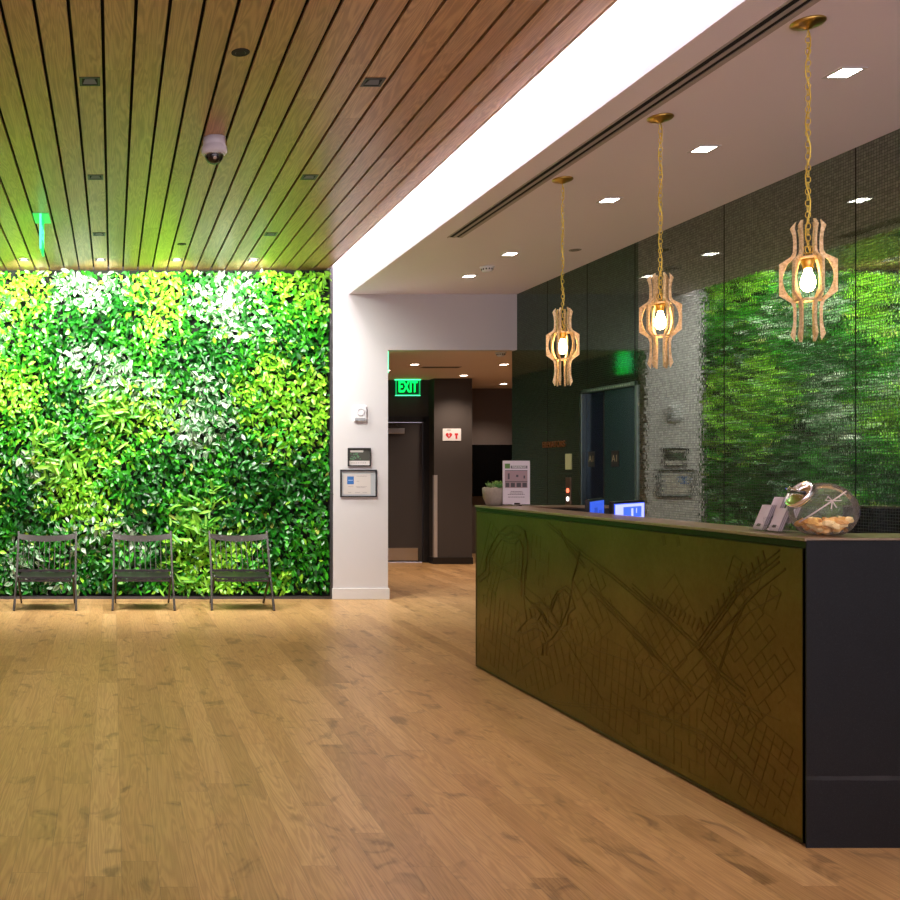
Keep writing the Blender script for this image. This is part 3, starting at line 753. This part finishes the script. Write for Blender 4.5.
SM = [sweet_mat('golden snack', (.90,.54,.14)), sweet_mat('amber snack', (.72,.36,.08)), sweet_mat('pale gold wrapper', (.95,.74,.36))]
sweets = []
for k in range(3):
    bm = bmesh.new(); bmesh.ops.create_icosphere(bm, subdivisions=2, radius=.0185)
    r3 = random.Random(k)
    for v in bm.verts:
        q = 1+r3.uniform(-.28,.28); v.co = Vector((v.co.x*1.25*q, v.co.y*.8*q, v.co.z*.55*q))
    me = bpy.data.meshes.new('wrapped_sweet')
    bm.to_mesh(me); bm.free(); me.materials.append(SM[k]); sweets.append(me)
spots = []; rs = random.Random(9)
tries = 0
while len(spots) < 58 and tries < 9000:
    tries += 1
    x, y, z = rs.uniform(-.1,.1), rs.uniform(-.1,.1), rs.uniform(.010,.078)
    if z > .050+.15*max(0, x*.79-y*.6)+.05*max(0,-(x*.79-y*.6)): continue
    if (x/.112)**2+(y/.112)**2+((z-.094)/.108)**2 > .60: continue
    if any((x-a)**2+(y-b)**2+((z-c)*1.5)**2 < .0235**2 for a, b, c in spots): continue
    spots.append((x, y, z))
for i, (x, y, z) in enumerate(spots):
    o = bpy.data.objects.new('wrapped_sweet', sweets[i % 3]); COL.objects.link(o)
    o.location = (JX+x, JY+y, JZ+z); o.rotation_euler = (rs.uniform(-.6,.6), rs.uniform(-.6,.6), rs.uniform(0,6))
    tag(o, 'small golden crumpled sweet lying inside the glass jar', 'sweet', 'golden sweets in the glass jar')

# ------------------------------------------------------------------ folding chairs
def make_chair():
    t = thing('folding_chair', '', 'chair', (0,0,0), 0, 'folding chairs along the living wall')
    hw = .295
    TOPY, TOPZ = .43, .755
    for s in (-1, 1):
        bm = bmesh.new(); bar(bm, (s*(hw+.012),0,0), (s*hw,.185,.325), .022, .034); bar(bm, (s*hw,.185,.325), (s*hw,TOPY,TOPZ), .022, .030)
        done('post', bm, M_chair, t, bevel=.004)
        bm = bmesh.new(); bar(bm, (s*(hw-.018),.55,0), (s*(hw-.022),.08,.335), .018, .030); done('rear_leg', bm, M_chair, t, bevel=.004)
    # curved top rail with a dip
    bm = bmesh.new(); n = 14; pr = []
    for i in range(n+1):
        u = -1+2*i/n; x = u*(hw-.011); sag = .022*(1-u*u); yy = TOPY-.020+.030*(1-u*u)
        zt = TOPZ-.022-sag; zb = zt-.050-.010*(1-u*u)
        pr.append([bm.verts.new((x, yy-.011+ .0, zt)), bm.verts.new((x, yy+.011, zt)), bm.verts.new((x, yy-.011-.026, zb)), bm.verts.new((x, yy+.011-.026, zb))])
    for a, b in zip(pr, pr[1:]):
        bm.faces.new((a[0],b[0],b[1],a[1])); bm.faces.new((a[2],a[3],b[3],b[2])); bm.faces.new((a[0],a[2],b[2],b[0])); bm.faces.new((a[1],b[1],b[3],a[3]))
    for a in (pr[0], pr[-1]): bm.faces.new((a[0],a[1],a[3],a[2]))
    done('top_rail', bm, M_chair, t)
    # lower back rail and spindles
    bm = bmesh.new(); bar(bm, (-hw+.011,.235,.372), (hw-.011,.235,.372), .018, .024, Vector((0,1,0))); done('lower_rail', bm, M_chair, t)
    for i in range(10):
        u = (i+.5)/10*2-1; x = u*(hw-.03)
        bm = bmesh.new(); yy = TOPY-.020+.030*(1-u*u)-.022; zz = TOPZ-.072-.030*(1-u*u)+.008
        tube(bm, [(x,.235,.376),(x,yy,zz)], .0042, 6); done('spindle', bm, M_chair, t)
    # saddle seat
    bm = bmesh.new(); rows = []
    for j in range(7):
        v = j/6; row = []
        for i in range(13):
            u = -1+2*i/12
            row.append((u*(hw-.035), .02+v*.36, .335+.010*v - .012*(1-u*u)*math.sin(PI*v) - .006*(1-u*u) ))
        rows.append(row)
    top = [[bm.verts.new(p) for p in r] for r in rows]; bot = [[bm.verts.new((p[0],p[1],p[2]-.018)) for p in r] for r in rows]
    for A in (top, bot):
        for j in range(6):
            for i in range(12): bm.faces.new((A[j][i],A[j][i+1],A[j+1][i+1],A[j+1][i]))
    for i in range(12):
        bm.faces.new((top[0][i],top[0][i+1],bot[0][i+1],bot[0][i])); bm.faces.new((top[6][i],top[6][i+1],bot[6][i+1],bot[6][i]))
    for j in range(6):
        bm.faces.new((top[j][0],top[j+1][0],bot[j+1][0],bot[j][0])); bm.faces.new((top[j][12],top[j+1][12],bot[j+1][12],bot[j][12]))
    done('seat', bm, mat('black seat panel', (.014,.011,.010), .35), t)
    bm = bmesh.new(); bar(bm, (-hw+.033,.030,.296), (hw-.033,.030,.296), .016, .022, Vector((0,1,0))); done('front_rail', bm, M_chair, t)
    bm = bmesh.new(); bar(bm, (-hw+.03,.36,.305), (hw-.03,.36,.305), .016, .020, Vector((0,1,0))); done('seat_rail', bm, M_chair, t)
    return t
ch = make_chair()
CH = [(-.67, 9.17, 'dark wooden folding chair at the left, nearest the picture edge'), (.302, 9.18, 'dark wooden folding chair in the middle between two others'), (1.283, 9.18, 'dark wooden folding chair nearest the white pillar')]
for i, (x, y, lab) in enumerate(CH):
    o = ch if i == 0 else dup(ch)
    o.location = (x, y, 0); o['label'] = lab; o.rotation_euler = (0,0,[.015,0,-.02][i])

# ------------------------------------------------------------------ pendant lamps
def fin_outline():
    # (inner radius, outer radius, height) down the fin; radii as seen square on, the wide-angle stretch taken out
    k = .00060; kz = .00075
    rows = [(330,333,112),(333,349,130),(336,365,150),(332,357,170),(328,350,195),(326,346,235),(326,348,300),(332,360,326),(352,392,345),(375,427,364),(391,427,395),(402,427,425),(406,427,452),(402,427,482),(391,427,512),(374,427,541),(350,388,566),(332,356,588),(327,345,620),(327,344,690),(328,350,730),(331,362,770),(334,348,792),(337,340,806)]
    return [((a-262)*k, (b-262)*k, (468-y)*kz*(.90 if y < 340 else 1)+(.0 if y >= 340 else .0096)) for a, b, y in rows]
FO = fin_outline()
def make_pendant():
    t = thing('pendant_lamp', '', 'lamp', (0,0,0), 0, 'pendant lamps over the reception desk')
    zb = 2.193-ZC      # bulb centre below ceiling
    bm = bmesh.new(); lathe(bm, [(0,0),(.062,0),(.064,-.006),(.058,-.012),(.040,-.019),(.020,-.022),(.012,-.030),(0,-.031)], 40); done('canopy', bm, M_brass, t, True)
    # chain
    bm = bmesh.new(); z = -.036; ztop_f = zb+.165; i = 0
    while z-.034 > ztop_f-.07:
        a = i % 2; L = .030; pts = []
        for j in range(12):
            an = 2*PI*j/12; h = math.cos(an)*.009; v = math.sin(an)*(L/2)
            pts.append((h if a else h*.35, h*.35 if a else h, z-L/2+v))
        tube(bm, pts, .0018, 5, True); z -= .0245; i += 1
    zc_end = z
    done('chain', bm, M_brasschain, t, True)
    bm = bmesh.new(); pts = []
    n = 26
    for j in range(n+1):
        u = j/n; zz = -.028+(zb+.115+.028)*u
        pts.append((.009*math.sin(u*26), .008*math.cos(u*21), zz))
    tube(bm, pts, .0026, 6); done('cable', bm, M_brasschain, t, True)
    bm = bmesh.new()
    pts = [(.017*math.cos(a*2*PI/16), 0, zb+.128+.017*math.sin(a*2*PI/16)) for a in range(16)]
    tube(bm, pts, .003, 6, True); done('hanging_ring', bm, M_brass, t, True)
    bm = bmesh.new(); lathe(bm, [(0,zb+.112),(.010,zb+.111),(.013,zb+.100),(.022,zb+.092),(.024,zb+.075),(.020,zb+.062),(.017,zb+.050),(0,zb+.050)], 24); done('socket', bm, M_brass, t, True)
    for q, zz in ((1, .092), (-1, -.083)):
        bm = bmesh.new()
        lathe(bm, [(.040,zb+zz-.004),(.052,zb+zz-.004),(.052,zb+zz+.004),(.040,zb+zz+.004),(.040,zb+zz-.004)], 36)
        if q == 1:
            for a in range(3):
                c, s = math.cos(a*PI/3), math.sin(a*PI/3); bar(bm, (-.045*c,-.045*s,zb+zz), (.045*c,.045*s,zb+zz), .006, .004, Vector((-s,c,0)))
        done('ring', bm, M_fin, t)
    for a in range(6):
        an = a*PI/3+.02; c, s = math.cos(an), math.sin(an)
        bm = bmesh.new(); nrm = Vector((-s, c, 0)); th = .010
        rows = []
        for r0, r1, z_ in FO:
            rows.append([bm.verts.new(Vector((r*c, r*s, zb+z_))+nrm*q*th/2) for r, q in ((r0,-1),(r1,-1),(r1,1),(r0,1))])
        for A, B in zip(rows, rows[1:]):
            for j in range(4): bm.faces.new((A[j],A[(j+1)%4],B[(j+1)%4],B[j]))
        bm.faces.new(rows[0]); bm.faces.new(rows[-1][::-1])
        done('fin', bm, M_fin, t)
    bm = bmesh.new(); lathe(bm, [(.0,zb+.052),(.012,zb+.050),(.015,zb+.035),(.024,zb+.010),(.027,zb-.010),(.025,zb-.028),(.016,zb-.043),(0,zb-.049)], 28); done('bulb', bm, M_bulb, t, True)
    return t
p0 = make_pendant()
PN = [(2.922, 3.91, 'nearest and largest gilded pendant lamp, hanging in front of the reflected foliage'), (2.925, 4.97, 'middle of the three gilded pendant lamps over the desk'), (2.915, 6.03, 'farthest and smallest looking gilded pendant lamp, left of the elevator')]
for i, (x, y, lab) in enumerate(PN):
    o = p0 if i == 0 else dup(p0)
    o.location = (x, y, ZC); o['label'] = lab; o.rotation_euler = (0,0,[-.642,-.68,-.25][i])
    pass

# ------------------------------------------------------------------ ceiling fixtures
def downlight(x, y, z, s, lens, label, group, watts=0, col=(1,.86,.74), spot=R(110), aim=None, round_=False, dark=False):
    t = thing('downlight', label, 'ceiling light', (x, y, z), 0, group)
    bm = bmesh.new(); h = s/2; b = s*.12
    for (a0,a1,b0,b1) in ((-h,h,-h,-h+b),(-h,h,h-b,h),(-h,-h+b,-h+b,h-b),(h-b,h,-h+b,h-b)): bx(bm, a0,a1,b0,b1,-.004,0)
    done('trim', bm, M_darkmetal if dark else M_trim, t)
    if dark:
        bm = bmesh.new(); bx(bm, -h+b, h-b, -h+b, h-b, -.0015, 0); done('housing', bm, M_black, t)  # flat black plate, the shade of a recess put into its colour
        bm = bmesh.new(); vs = [bm.verts.new(v) for v in ((-h*.45,-h*.55,-.0022),(h*.45,-h*.55,-.0022),(h*.7,h*.6,-.0022),(-h*.7,h*.6,-.0022),(-h*.45,-h*.55,-.0016),(h*.45,-h*.55,-.0016),(h*.7,h*.6,-.0016),(-h*.7,h*.6,-.0016))]  # trapezoid shaped as the highlight on the reflector inside
        for f in ((0,1,2,3),(4,7,6,5),(0,4,5,1),(1,5,6,2),(2,6,7,3),(3,7,4,0)): bm.faces.new([vs[i] for i in f])
        done('lens', bm, lens, t)
    else:
        bm = bmesh.new(); bx(bm, -h+b, h-b, -h+b, h-b, -.002, 0); done('lens', bm, lens, t)
    if watts: light('downlight_beam', 'SPOT', (x, y, z-.03), watts, col, None, .05, spot, .8, aim or (x, y, 0))
    return t
WY = [4.41, 5.46, 6.5, 8.13, 9.06]
WL = ['nearest lit square downlight in the white ceiling', 'lit square downlight in the white ceiling, second from the front', 'middle lit square downlight in the white ceiling', 'lit square downlight just beyond the smoke detector nearest the pendants', 'farthest lit square downlight in the white ceiling, near the header wall']
WL[3] = 'lit square downlight in the white ceiling just in front of the smoke detector'
for y, l in zip(WY, WL):
    downlight(3.47, y, ZC, .125, M_lamp, l, 'downlights in the white ceiling', DOWN_W, spot=R(84))
for y, q in ((3.36,'first'), (2.3,'second'), (1.2,'third')): downlight(3.47, y, ZC, .125, M_lamp, q+' unseen lit square downlight added to the white ceiling in front of the nearest pendant', 'downlights in the white ceiling', DOWN_W, spot=R(84))  # unseen lamps continuing the row, added for their light
WD = [(-.129,5.18,'square recessed light in the wood ceiling at the front left'),(1.451,5.19,'square recessed light in the wood ceiling at the front right'),(-.129,6.88,'square recessed light in the wood ceiling, second in the left row'),(1.451,6.88,'square recessed light in the wood ceiling, second in the right row'),
      (-.129,8.55,'square recessed light in the wood ceiling, third in the left row'),(1.451,8.55,'square recessed light in the wood ceiling, third in the right row')]
for x, y, l in WD: downlight(x, y, ZW, .115, M_lampdim, l, 'recessed lights in the wood ceiling', WOOD_W, (1,.86,.64), R(100), dark=True)
for x in (-1.709, ): 
    for y, q in ((5.18,'front'), (6.88,'middle'), (8.55,'rear')): downlight(x, y, ZW, .115, M_lampdim, q+' unseen square recessed light added to the wood ceiling beyond the left picture edge', 'recessed lights in the wood ceiling', WOOD_W, (1,.86,.64), R(100), dark=True)  # out of view, put in to help light the room
for x, q in ((-.129,'left'), (1.451,'right')): downlight(x, 3.4, ZW, .115, M_lampdim, q+' unseen square recessed light added to the wood ceiling closest to the viewer', 'recessed lights in the wood ceiling', WOOD_W, (1,.86,.64), R(100), dark=True)  # unseen pair near the camera, added as extra light
for x, l in ((-1.709,'wall-washing light beyond the left picture edge'),(-.919,'leftmost visible wall-washing light by the living wall'),(-.129,'second visible wall-washing light by the living wall from the left'),(.661,'third visible wall-washing light by the living wall from the left'),(1.451,'wall-washing light by the living wall nearest the white pillar'),(2.083,'last wall-washing light in the board next to the cove')):
    if x < 2: downlight(x, 9.60, ZW, .115, mat('wall wash highlight', (.4,.4,.4), .4, emit=(1,.8,.75), es=.5), l, 'wall-washing lights by the living wall', 0, dark=True)
for x in (-1.709, -.919, -.129, .661, 1.451):
    light('wall_wash', 'SPOT', (x, 9.50, ZW-.04), WALL_SPOT*.27, (1,.97,.90), None, .05, R(150), .6, (x, 10.02, 2.9))
for x in (-1.709, -.129, 1.451):
    light('wall_wash', 'SPOT', (x, 8.55, ZW-.04), WALL_SPOT*.68, (.97,1,.92), None, .05, R(115), .8, (x+.1, 10.05, 1.75))
# round ceiling items
def disc(name, x, y, z, r, h, m, label, cat, grp=None):
    t = thing(name, label, cat, (x, y, z), 0, grp)
    bm = bmesh.new(); lathe(bm, [(0,0),(r,0),(r,-h*.6),(r*.93,-h),(0,-h)], 28); done('face_plate', bm, m, t)
    bm = bmesh.new(); lathe(bm, [(r*.5,-h),(r*.55,-h-.0015),(r*.6,-h)], 24); done('rim', bm, M_darkmetal, t)
    return t
disc('ceiling_speaker', .661, 4.82, ZW, .048, .004, mat('dark speaker mesh', (.02,.018,.016), .8), 'small round dark speaker in the wood ceiling nearer the front', 'speaker')
disc('ceiling_speaker', .661, 8.93, ZW, .045, .004, MATS['dark speaker mesh'], 'small round dark speaker in the wood ceiling close to the living wall', 'speaker')
disc('sprinkler_cover', 3.965, 7.98, ZC, .05, .004, mat('grey cover', (.28,.25,.25), .6), 'small round grey cover in the white ceiling near the tiled wall', 'sprinkler')
def smoke(x, y, z, label, r=.055):
    t = thing('smoke_detector', label, 'detector', (x, y, z))
    bm = bmesh.new(); lathe(bm, [(0,0),(r,0),(r,-.012),(r*.9,-.016),(0,-.016)], 32); done('base', bm, M_whiteplastic, t, True)
    bm = bmesh.new(); lathe(bm, [(r*.8,-.016),(r*.78,-.03),(r*.6,-.045),(r*.3,-.05),(0,-.05)], 32); done('dome', bm, M_whiteplastic, t, True)
    bm = bmesh.new()
    for i in range(12):
        a = i*PI/6; bx(bm, r*.76, r*.81, -.006, .006, -.032, -.018, M=Matrix.Rotation(a,4,'Z'))
    done('vent_slots', bm, M_blackpaint, t)
smoke(3.48, 8.65, ZC, 'white smoke detector in the white ceiling between two downlights', .065)
smoke(4.44, 10.65, 2.735, 'white smoke detector on the lobby ceiling above the desk plant', .06)

# dome camera
dc = thing('dome_camera', 'white and glass dome security camera hanging under the wood ceiling', 'camera', (.661, 6.07, ZW))
bm = bmesh.new(); lathe(bm, [(0,0),(.080,0),(.081,-.05),(.078,-.06),(.090,-.068),(.092,-.105),(.084,-.118),(.070,-.120),(0,-.120)], 40); done('housing', bm, M_greyplastic, dc, True)
bm = bmesh.new(); lathe(bm, [(.066,-.120),(.066,-.128)]+[(.066*math.cos(a), -.128-.062*math.sin(a)) for a in [i*PI/2/8 for i in range(1,9)]], 36); done('glass_dome', bm, glassy('smoked dome', (.75,.72,.68), 1.6), dc, True)
bm = bmesh.new(); lathe(bm, [(0,-.12),(.035,-.12),(.038,-.15),(.026,-.17),(0,-.172)], 20); ball = done('lens_unit', bm, mat('camera head', (.05,.04,.05), .2, .5), dc, True)
bm = bmesh.new(); lathe(bm, [(0,0),(.014,0),(.014,.02),(.009,.022),(0,.018)], 20, Matrix.Translation((0,-.03,-.15)) @ Matrix.Rotation(R(115),4,'X')); done('lens', bm, M_chrome, ball, True)
dc.scale = (.92,.92,.90)
bm = bmesh.new(); lathe(bm, [(.066,-.119),(.070,-.122),(.068,-.127),(.064,-.124),(.066,-.119)], 36); done('ring', bm, M_chrome, dc, True)

# linear slot diffuser
sd_ = thing('slot_diffuser', 'long narrow black slot air diffuser running along the white ceiling', 'vent', (2.73, 7.54, ZC))
L = 7.0
bm = bmesh.new(); bx(bm, -.012, .10, -L, 0, -.0015, 0); done('slots', bm, M_black, sd_)
for x0, x1, n in ((-.022,-.012,'edge_bar'),(.022,.044,'edge_bar'),(.070,.100,'edge_bar')):
    box(n, x0, x1, -L, 0, -.006, 0, mat('diffuser aluminium', (.42,.36,.34), .5), sd_)
# hall ceiling fixtures
HL = [(3.85,11.87,'lit round lobby light nearest the ceiling vent'),(3.70,12.6,'lit lobby light above the green exit sign'),(5.0,13.26,'lit lobby light in front of the dark wall'),(4.99,11.87,'lit lobby light above the dark screen, nearer the front'),(6.13,14.6,'farthest lit lobby light, low over the brown wall')]
for x, y, l in HL: downlight(x, y, 2.735, .12, M_lampwarm, l, 'downlights in the lobby ceiling', HALL_W, (1,.80,.64), R(120))
downlight(6.3, 11.87, 2.735, .12, M_lampwarm, 'lit lobby light hidden beyond the tiled wall', 'downlights in the lobby ceiling', HALL_W, (1,.80,.64), R(120))
va = thing('ceiling_vent', 'flat dark air vent in the lobby ceiling', 'vent', (4.30, 12.2, 2.735))
box('vent_frame', -.25, .25, -.07, .07, -.004, 0, mat('brown vent', (.20,.15,.12), .6), va)
bm = bmesh.new()
for i in range(4): bx(bm, -.23, .23, -.055+i*.03, -.04+i*.03, -.0055, -.004)
done('vent_slots', bm, M_blackpaint, va)

# ------------------------------------------------------------------ signs
M_ledge_lit = mat('pale green lit edge', (.3,.8,.5), .4, emit=(.06,1,.38), es=1.5)
ex = thing('exit_sign', 'green lit sign reading EXIT above the lobby door', 'exit sign', (4.39, 13.86, 2.735))
box('panel', -.185, .185, -.012, 0, -.235, -.012, M_greendark, ex, .002)
box('ceiling_mount', -.19, .19, -.03, .02, -.012, 0, M_ledge_lit, ex)
box('lit_edge', -.185, .185, -.016, .002, -.245, -.235, M_ledge_lit, ex)
text('sign_text', 'EXIT', .21, M_green, Matrix.Translation((0,-.015,-.118)) @ Matrix.Rotation(PI/2,4,'X') @ Matrix.Diagonal((.66,1.10,1,1)), ex, .002, bold=.022)
for bmx in (0,):
    bm = bmesh.new(); bx(bm, -.185,-.165,-.016,-.012,-.235,-.012); bx(bm, .165,.185,-.016,-.012,-.235,-.012); bx(bm, -.165,.165,-.016,-.012,-.235,-.222); bx(bm, -.165,.165,-.016,-.012,-.025,-.012)
    done('sign_border', bm, mat('dim green border', (0,.3,.08), .4, emit=(0,1,.25), es=.25), ex)

def edge_sign(x, y, z, label, drop=.29, ln=.32, glow=.35):
    t = thing('exit_sign', label, 'exit sign', (x, y, z))
    box('ceiling_mount', -.068, .068, -ln/2, ln/2, -.006, 0, mat('green tinted mount', (.15,.65,.30), .4, emit=(0,1,.25), es=.15), t)
    p = box('panel', -.007, .007, -ln/2+.01, ln/2-.01, -drop, -.006, M_green, t, .002)
    box('lit_edge', -.009, .009, -ln/2, -ln/2+.012, -drop, -.006, M_ledge_lit, t)
    text('sign_text', 'EXIT', .17, M_ledge_lit, Matrix.Translation((-.010,0,-drop*.52)) @ Mx, p, .001, sx=.75)
    text('sign_text', 'EXIT', .17, M_ledge_lit, Matrix.Translation((.010,0,-drop*.52)) @ Matrix.Rotation(PI,4,'Z') @ Mx, p, .001, sx=.75)
edge_sign(-.612, 8.0, ZW, 'glowing green exit sign seen edge-on under the wood ceiling', .30)
edge_sign(3.015, 10.33, 2.735, 'green exit sign seen edge-on at the opening beside the white pillar', .28, .26, .9)

# AED sign
ae = thing('defibrillator_sign', 'white wall sign with two red heart symbols on the dark wall', 'sign', (4.99, 13.70, 1.905))
box('plate', -.135, .135, -.008, -.001, -.09, .09, mat('white sign plate', (.72,.70,.70), .4), ae, .002)
Mred = mat('sign red', (.55,.02,.03), .4)
def heart(bm, cx, cz, s):
    pts = []
    for i in range(28):
        a = 2*PI*i/28; x = 16*math.sin(a)**3; z = 13*math.cos(a)-5*math.cos(2*a)-2*math.cos(3*a)-math.cos(4*a)
        pts.append(Vector((cx+x*s, -.0095, cz+z*s)))
    prism(bm, pts, (0,1,0), .0015)
bm = bmesh.new(); heart(bm, -.045, -.01, .0030); done('heart_symbol', bm, Mred, ae)
bm = bmesh.new(); prism(bm, [Vector((-.043+a*.01,-.0108,-.01+b*.012)) for a, b in ((.6,2.4),(-1.2,-.3),(-.1,-.3),(-.7,-2.6),(1.3,.4),(.2,.4))], (0,1,0), .0014); done('bolt_symbol', bm, MATS['white sign plate'], ae)
bm = bmesh.new(); lathe(bm, [(0,-.0095),(.014,-.0095),(.014,-.008),(0,-.008)], 18, Matrix.Translation((.065,0,.040)) @ Matrix.Rotation(-PI/2,4,'X') @ Matrix.Translation((0,0,.0)) @ Matrix.Scale(-1,4,(0,0,1)))
bx(bm, .040,.090,-.0095,-.008,-.01,.022); bx(bm, .052,.078,-.0095,-.008,-.06,-.01); done('person_symbol', bm, Mred, ae)
text('sign_text', 'AED', .030, Mdk, Matrix.Translation((-.045,-.0092,.068)) @ Matrix.Rotation(PI/2,4,'X'), ae, .0006)

# items on the white pillar
def wallx(px): return (px-113)*YW/F
def wallz(py): return CZ-(py-469)*YW/F
th = thing('wall_alarm', 'small white wall alarm speaker with grille above the framed pictures', 'alarm', (wallx(359.5), YW, wallz(413.5)))
box('housing', -.068, .068, -.030, -.001, -.088, .088, M_whiteplastic, th, .008)
bm = bmesh.new(); lathe(bm, [(.030,0),(.042,.001),(.044,.004),(.036,.005),(.030,.002)], 28, Matrix.Translation((0.004,-.0305,.015)) @ Matrix.Rotation(PI/2,4,'X')); done('speaker_ring', bm, M_greyplastic, th, True)
bm = bmesh.new()
for i in range(3): bx(bm, -.058, .058, -.032, -.029, -.080+i*.012, -.074+i*.012)
done('grille', bm, mat('grey grille', (.2,.2,.22), .5), th)
def picture(name, px0, px1, py0, py1, label, fw=.012):
    x0, x1, z1, z0 = wallx(px0), wallx(px1), wallz(py0), wallz(py1)
    t = thing(name, label, 'picture', ((x0+x1)/2, YW, (z0+z1)/2)); W, H = (x1-x0)/2, (z1-z0)/2
    bm = bmesh.new()
    for (a,b,c,d) in ((-W,W,H-fw,H),(-W,W,-H,-H+fw),(-W,-W+fw,-H+fw,H-fw),(W-fw,W,-H+fw,H-fw)): bx(bm, a,b,-.018,-.001,c,d)
    done('frame', bm, M_blackpaint, t)
    return t, W-fw, H-fw
t, W, H = picture('framed_photo', 347.5, 370.5, 448, 466.3, 'small black-framed photo of green plants, the upper of two frames on the pillar')
box('photo_print', -W, W, -.006, -.001, -H, H, mat('photo dark', (.06,.06,.05), .5), t)
ph = [c for c in t.children if c.name.startswith('photo')][0]
bm = bmesh.new()
for i in range(26):
    x, z = random.uniform(-W*.95,W*.1), random.uniform(-H*.35,H*.45); bx(bm, x, x+.014, -.0068, -.006, z, z+.008)
done('printed_plants', bm, mat('printed foliage', (.10,.24,.12), .5), ph)
box('printed_caption', -W, W, -.0070, -.006, -H, -H*.45, mat('printed white band', (.6,.56,.54), .5), ph)
box('printed_heading', -W*.85, W*.4, -.0070, -.006, H*.6, H*.85, MATS['printed white band'], ph)
bm = bmesh.new()
for i in range(9): bx(bm, -W*.8+i*W*.17, -W*.8+i*W*.17+.010, -.0074, -.007, -H*.75, -H*.68)
done('printed_line', bm, Mdk, ph)
t, W, H = picture('framed_certificate', 340, 376.5, 469.6, 497, 'larger black-framed certificate with a blue square, below the small photo', .013)
mt = box('mat_board', -W, W, -.005, -.001, -H, H, mat('pale blue-grey mat', (.42,.44,.46), .4), t)
pr = box('certificate_sheet', -W*.88, W*.72, -.0062, -.005, -H*.88, H*.75, mat('certificate paper', (.58,.53,.50), .5), mt)
box('blue_square', -W*.66, -W*.27, -.0070, -.0062, -.01, H*.55, mat('printed blue', (.03,.14,.42), .5), pr)
bm = bmesh.new()
bx(bm, -W*.60, -W*.32, -.0076, -.007, H*.22, H*.27)
done('printed_mark', bm, mat('printed pale blue', (.4,.5,.7), .5), pr)
bm = bmesh.new()
for z, a, b in ((.55,-.1,.5),(.15,-.1,.05),(-.28,-.15,.5),(-.36,-.1,.4),(-.28,-.6,-.3),(-.75,-.6,-.4),(-.75,-.2,.1),(-.75,.25,.5)):
    x = a*W
    while x < b*W: bx(bm, x, min(x+.009, b*W), -.0068, -.0062, z*H, z*H+.004); x += .012
done('printed_lines', bm, mat('printed mid grey', (.22,.18,.19), .5), pr)
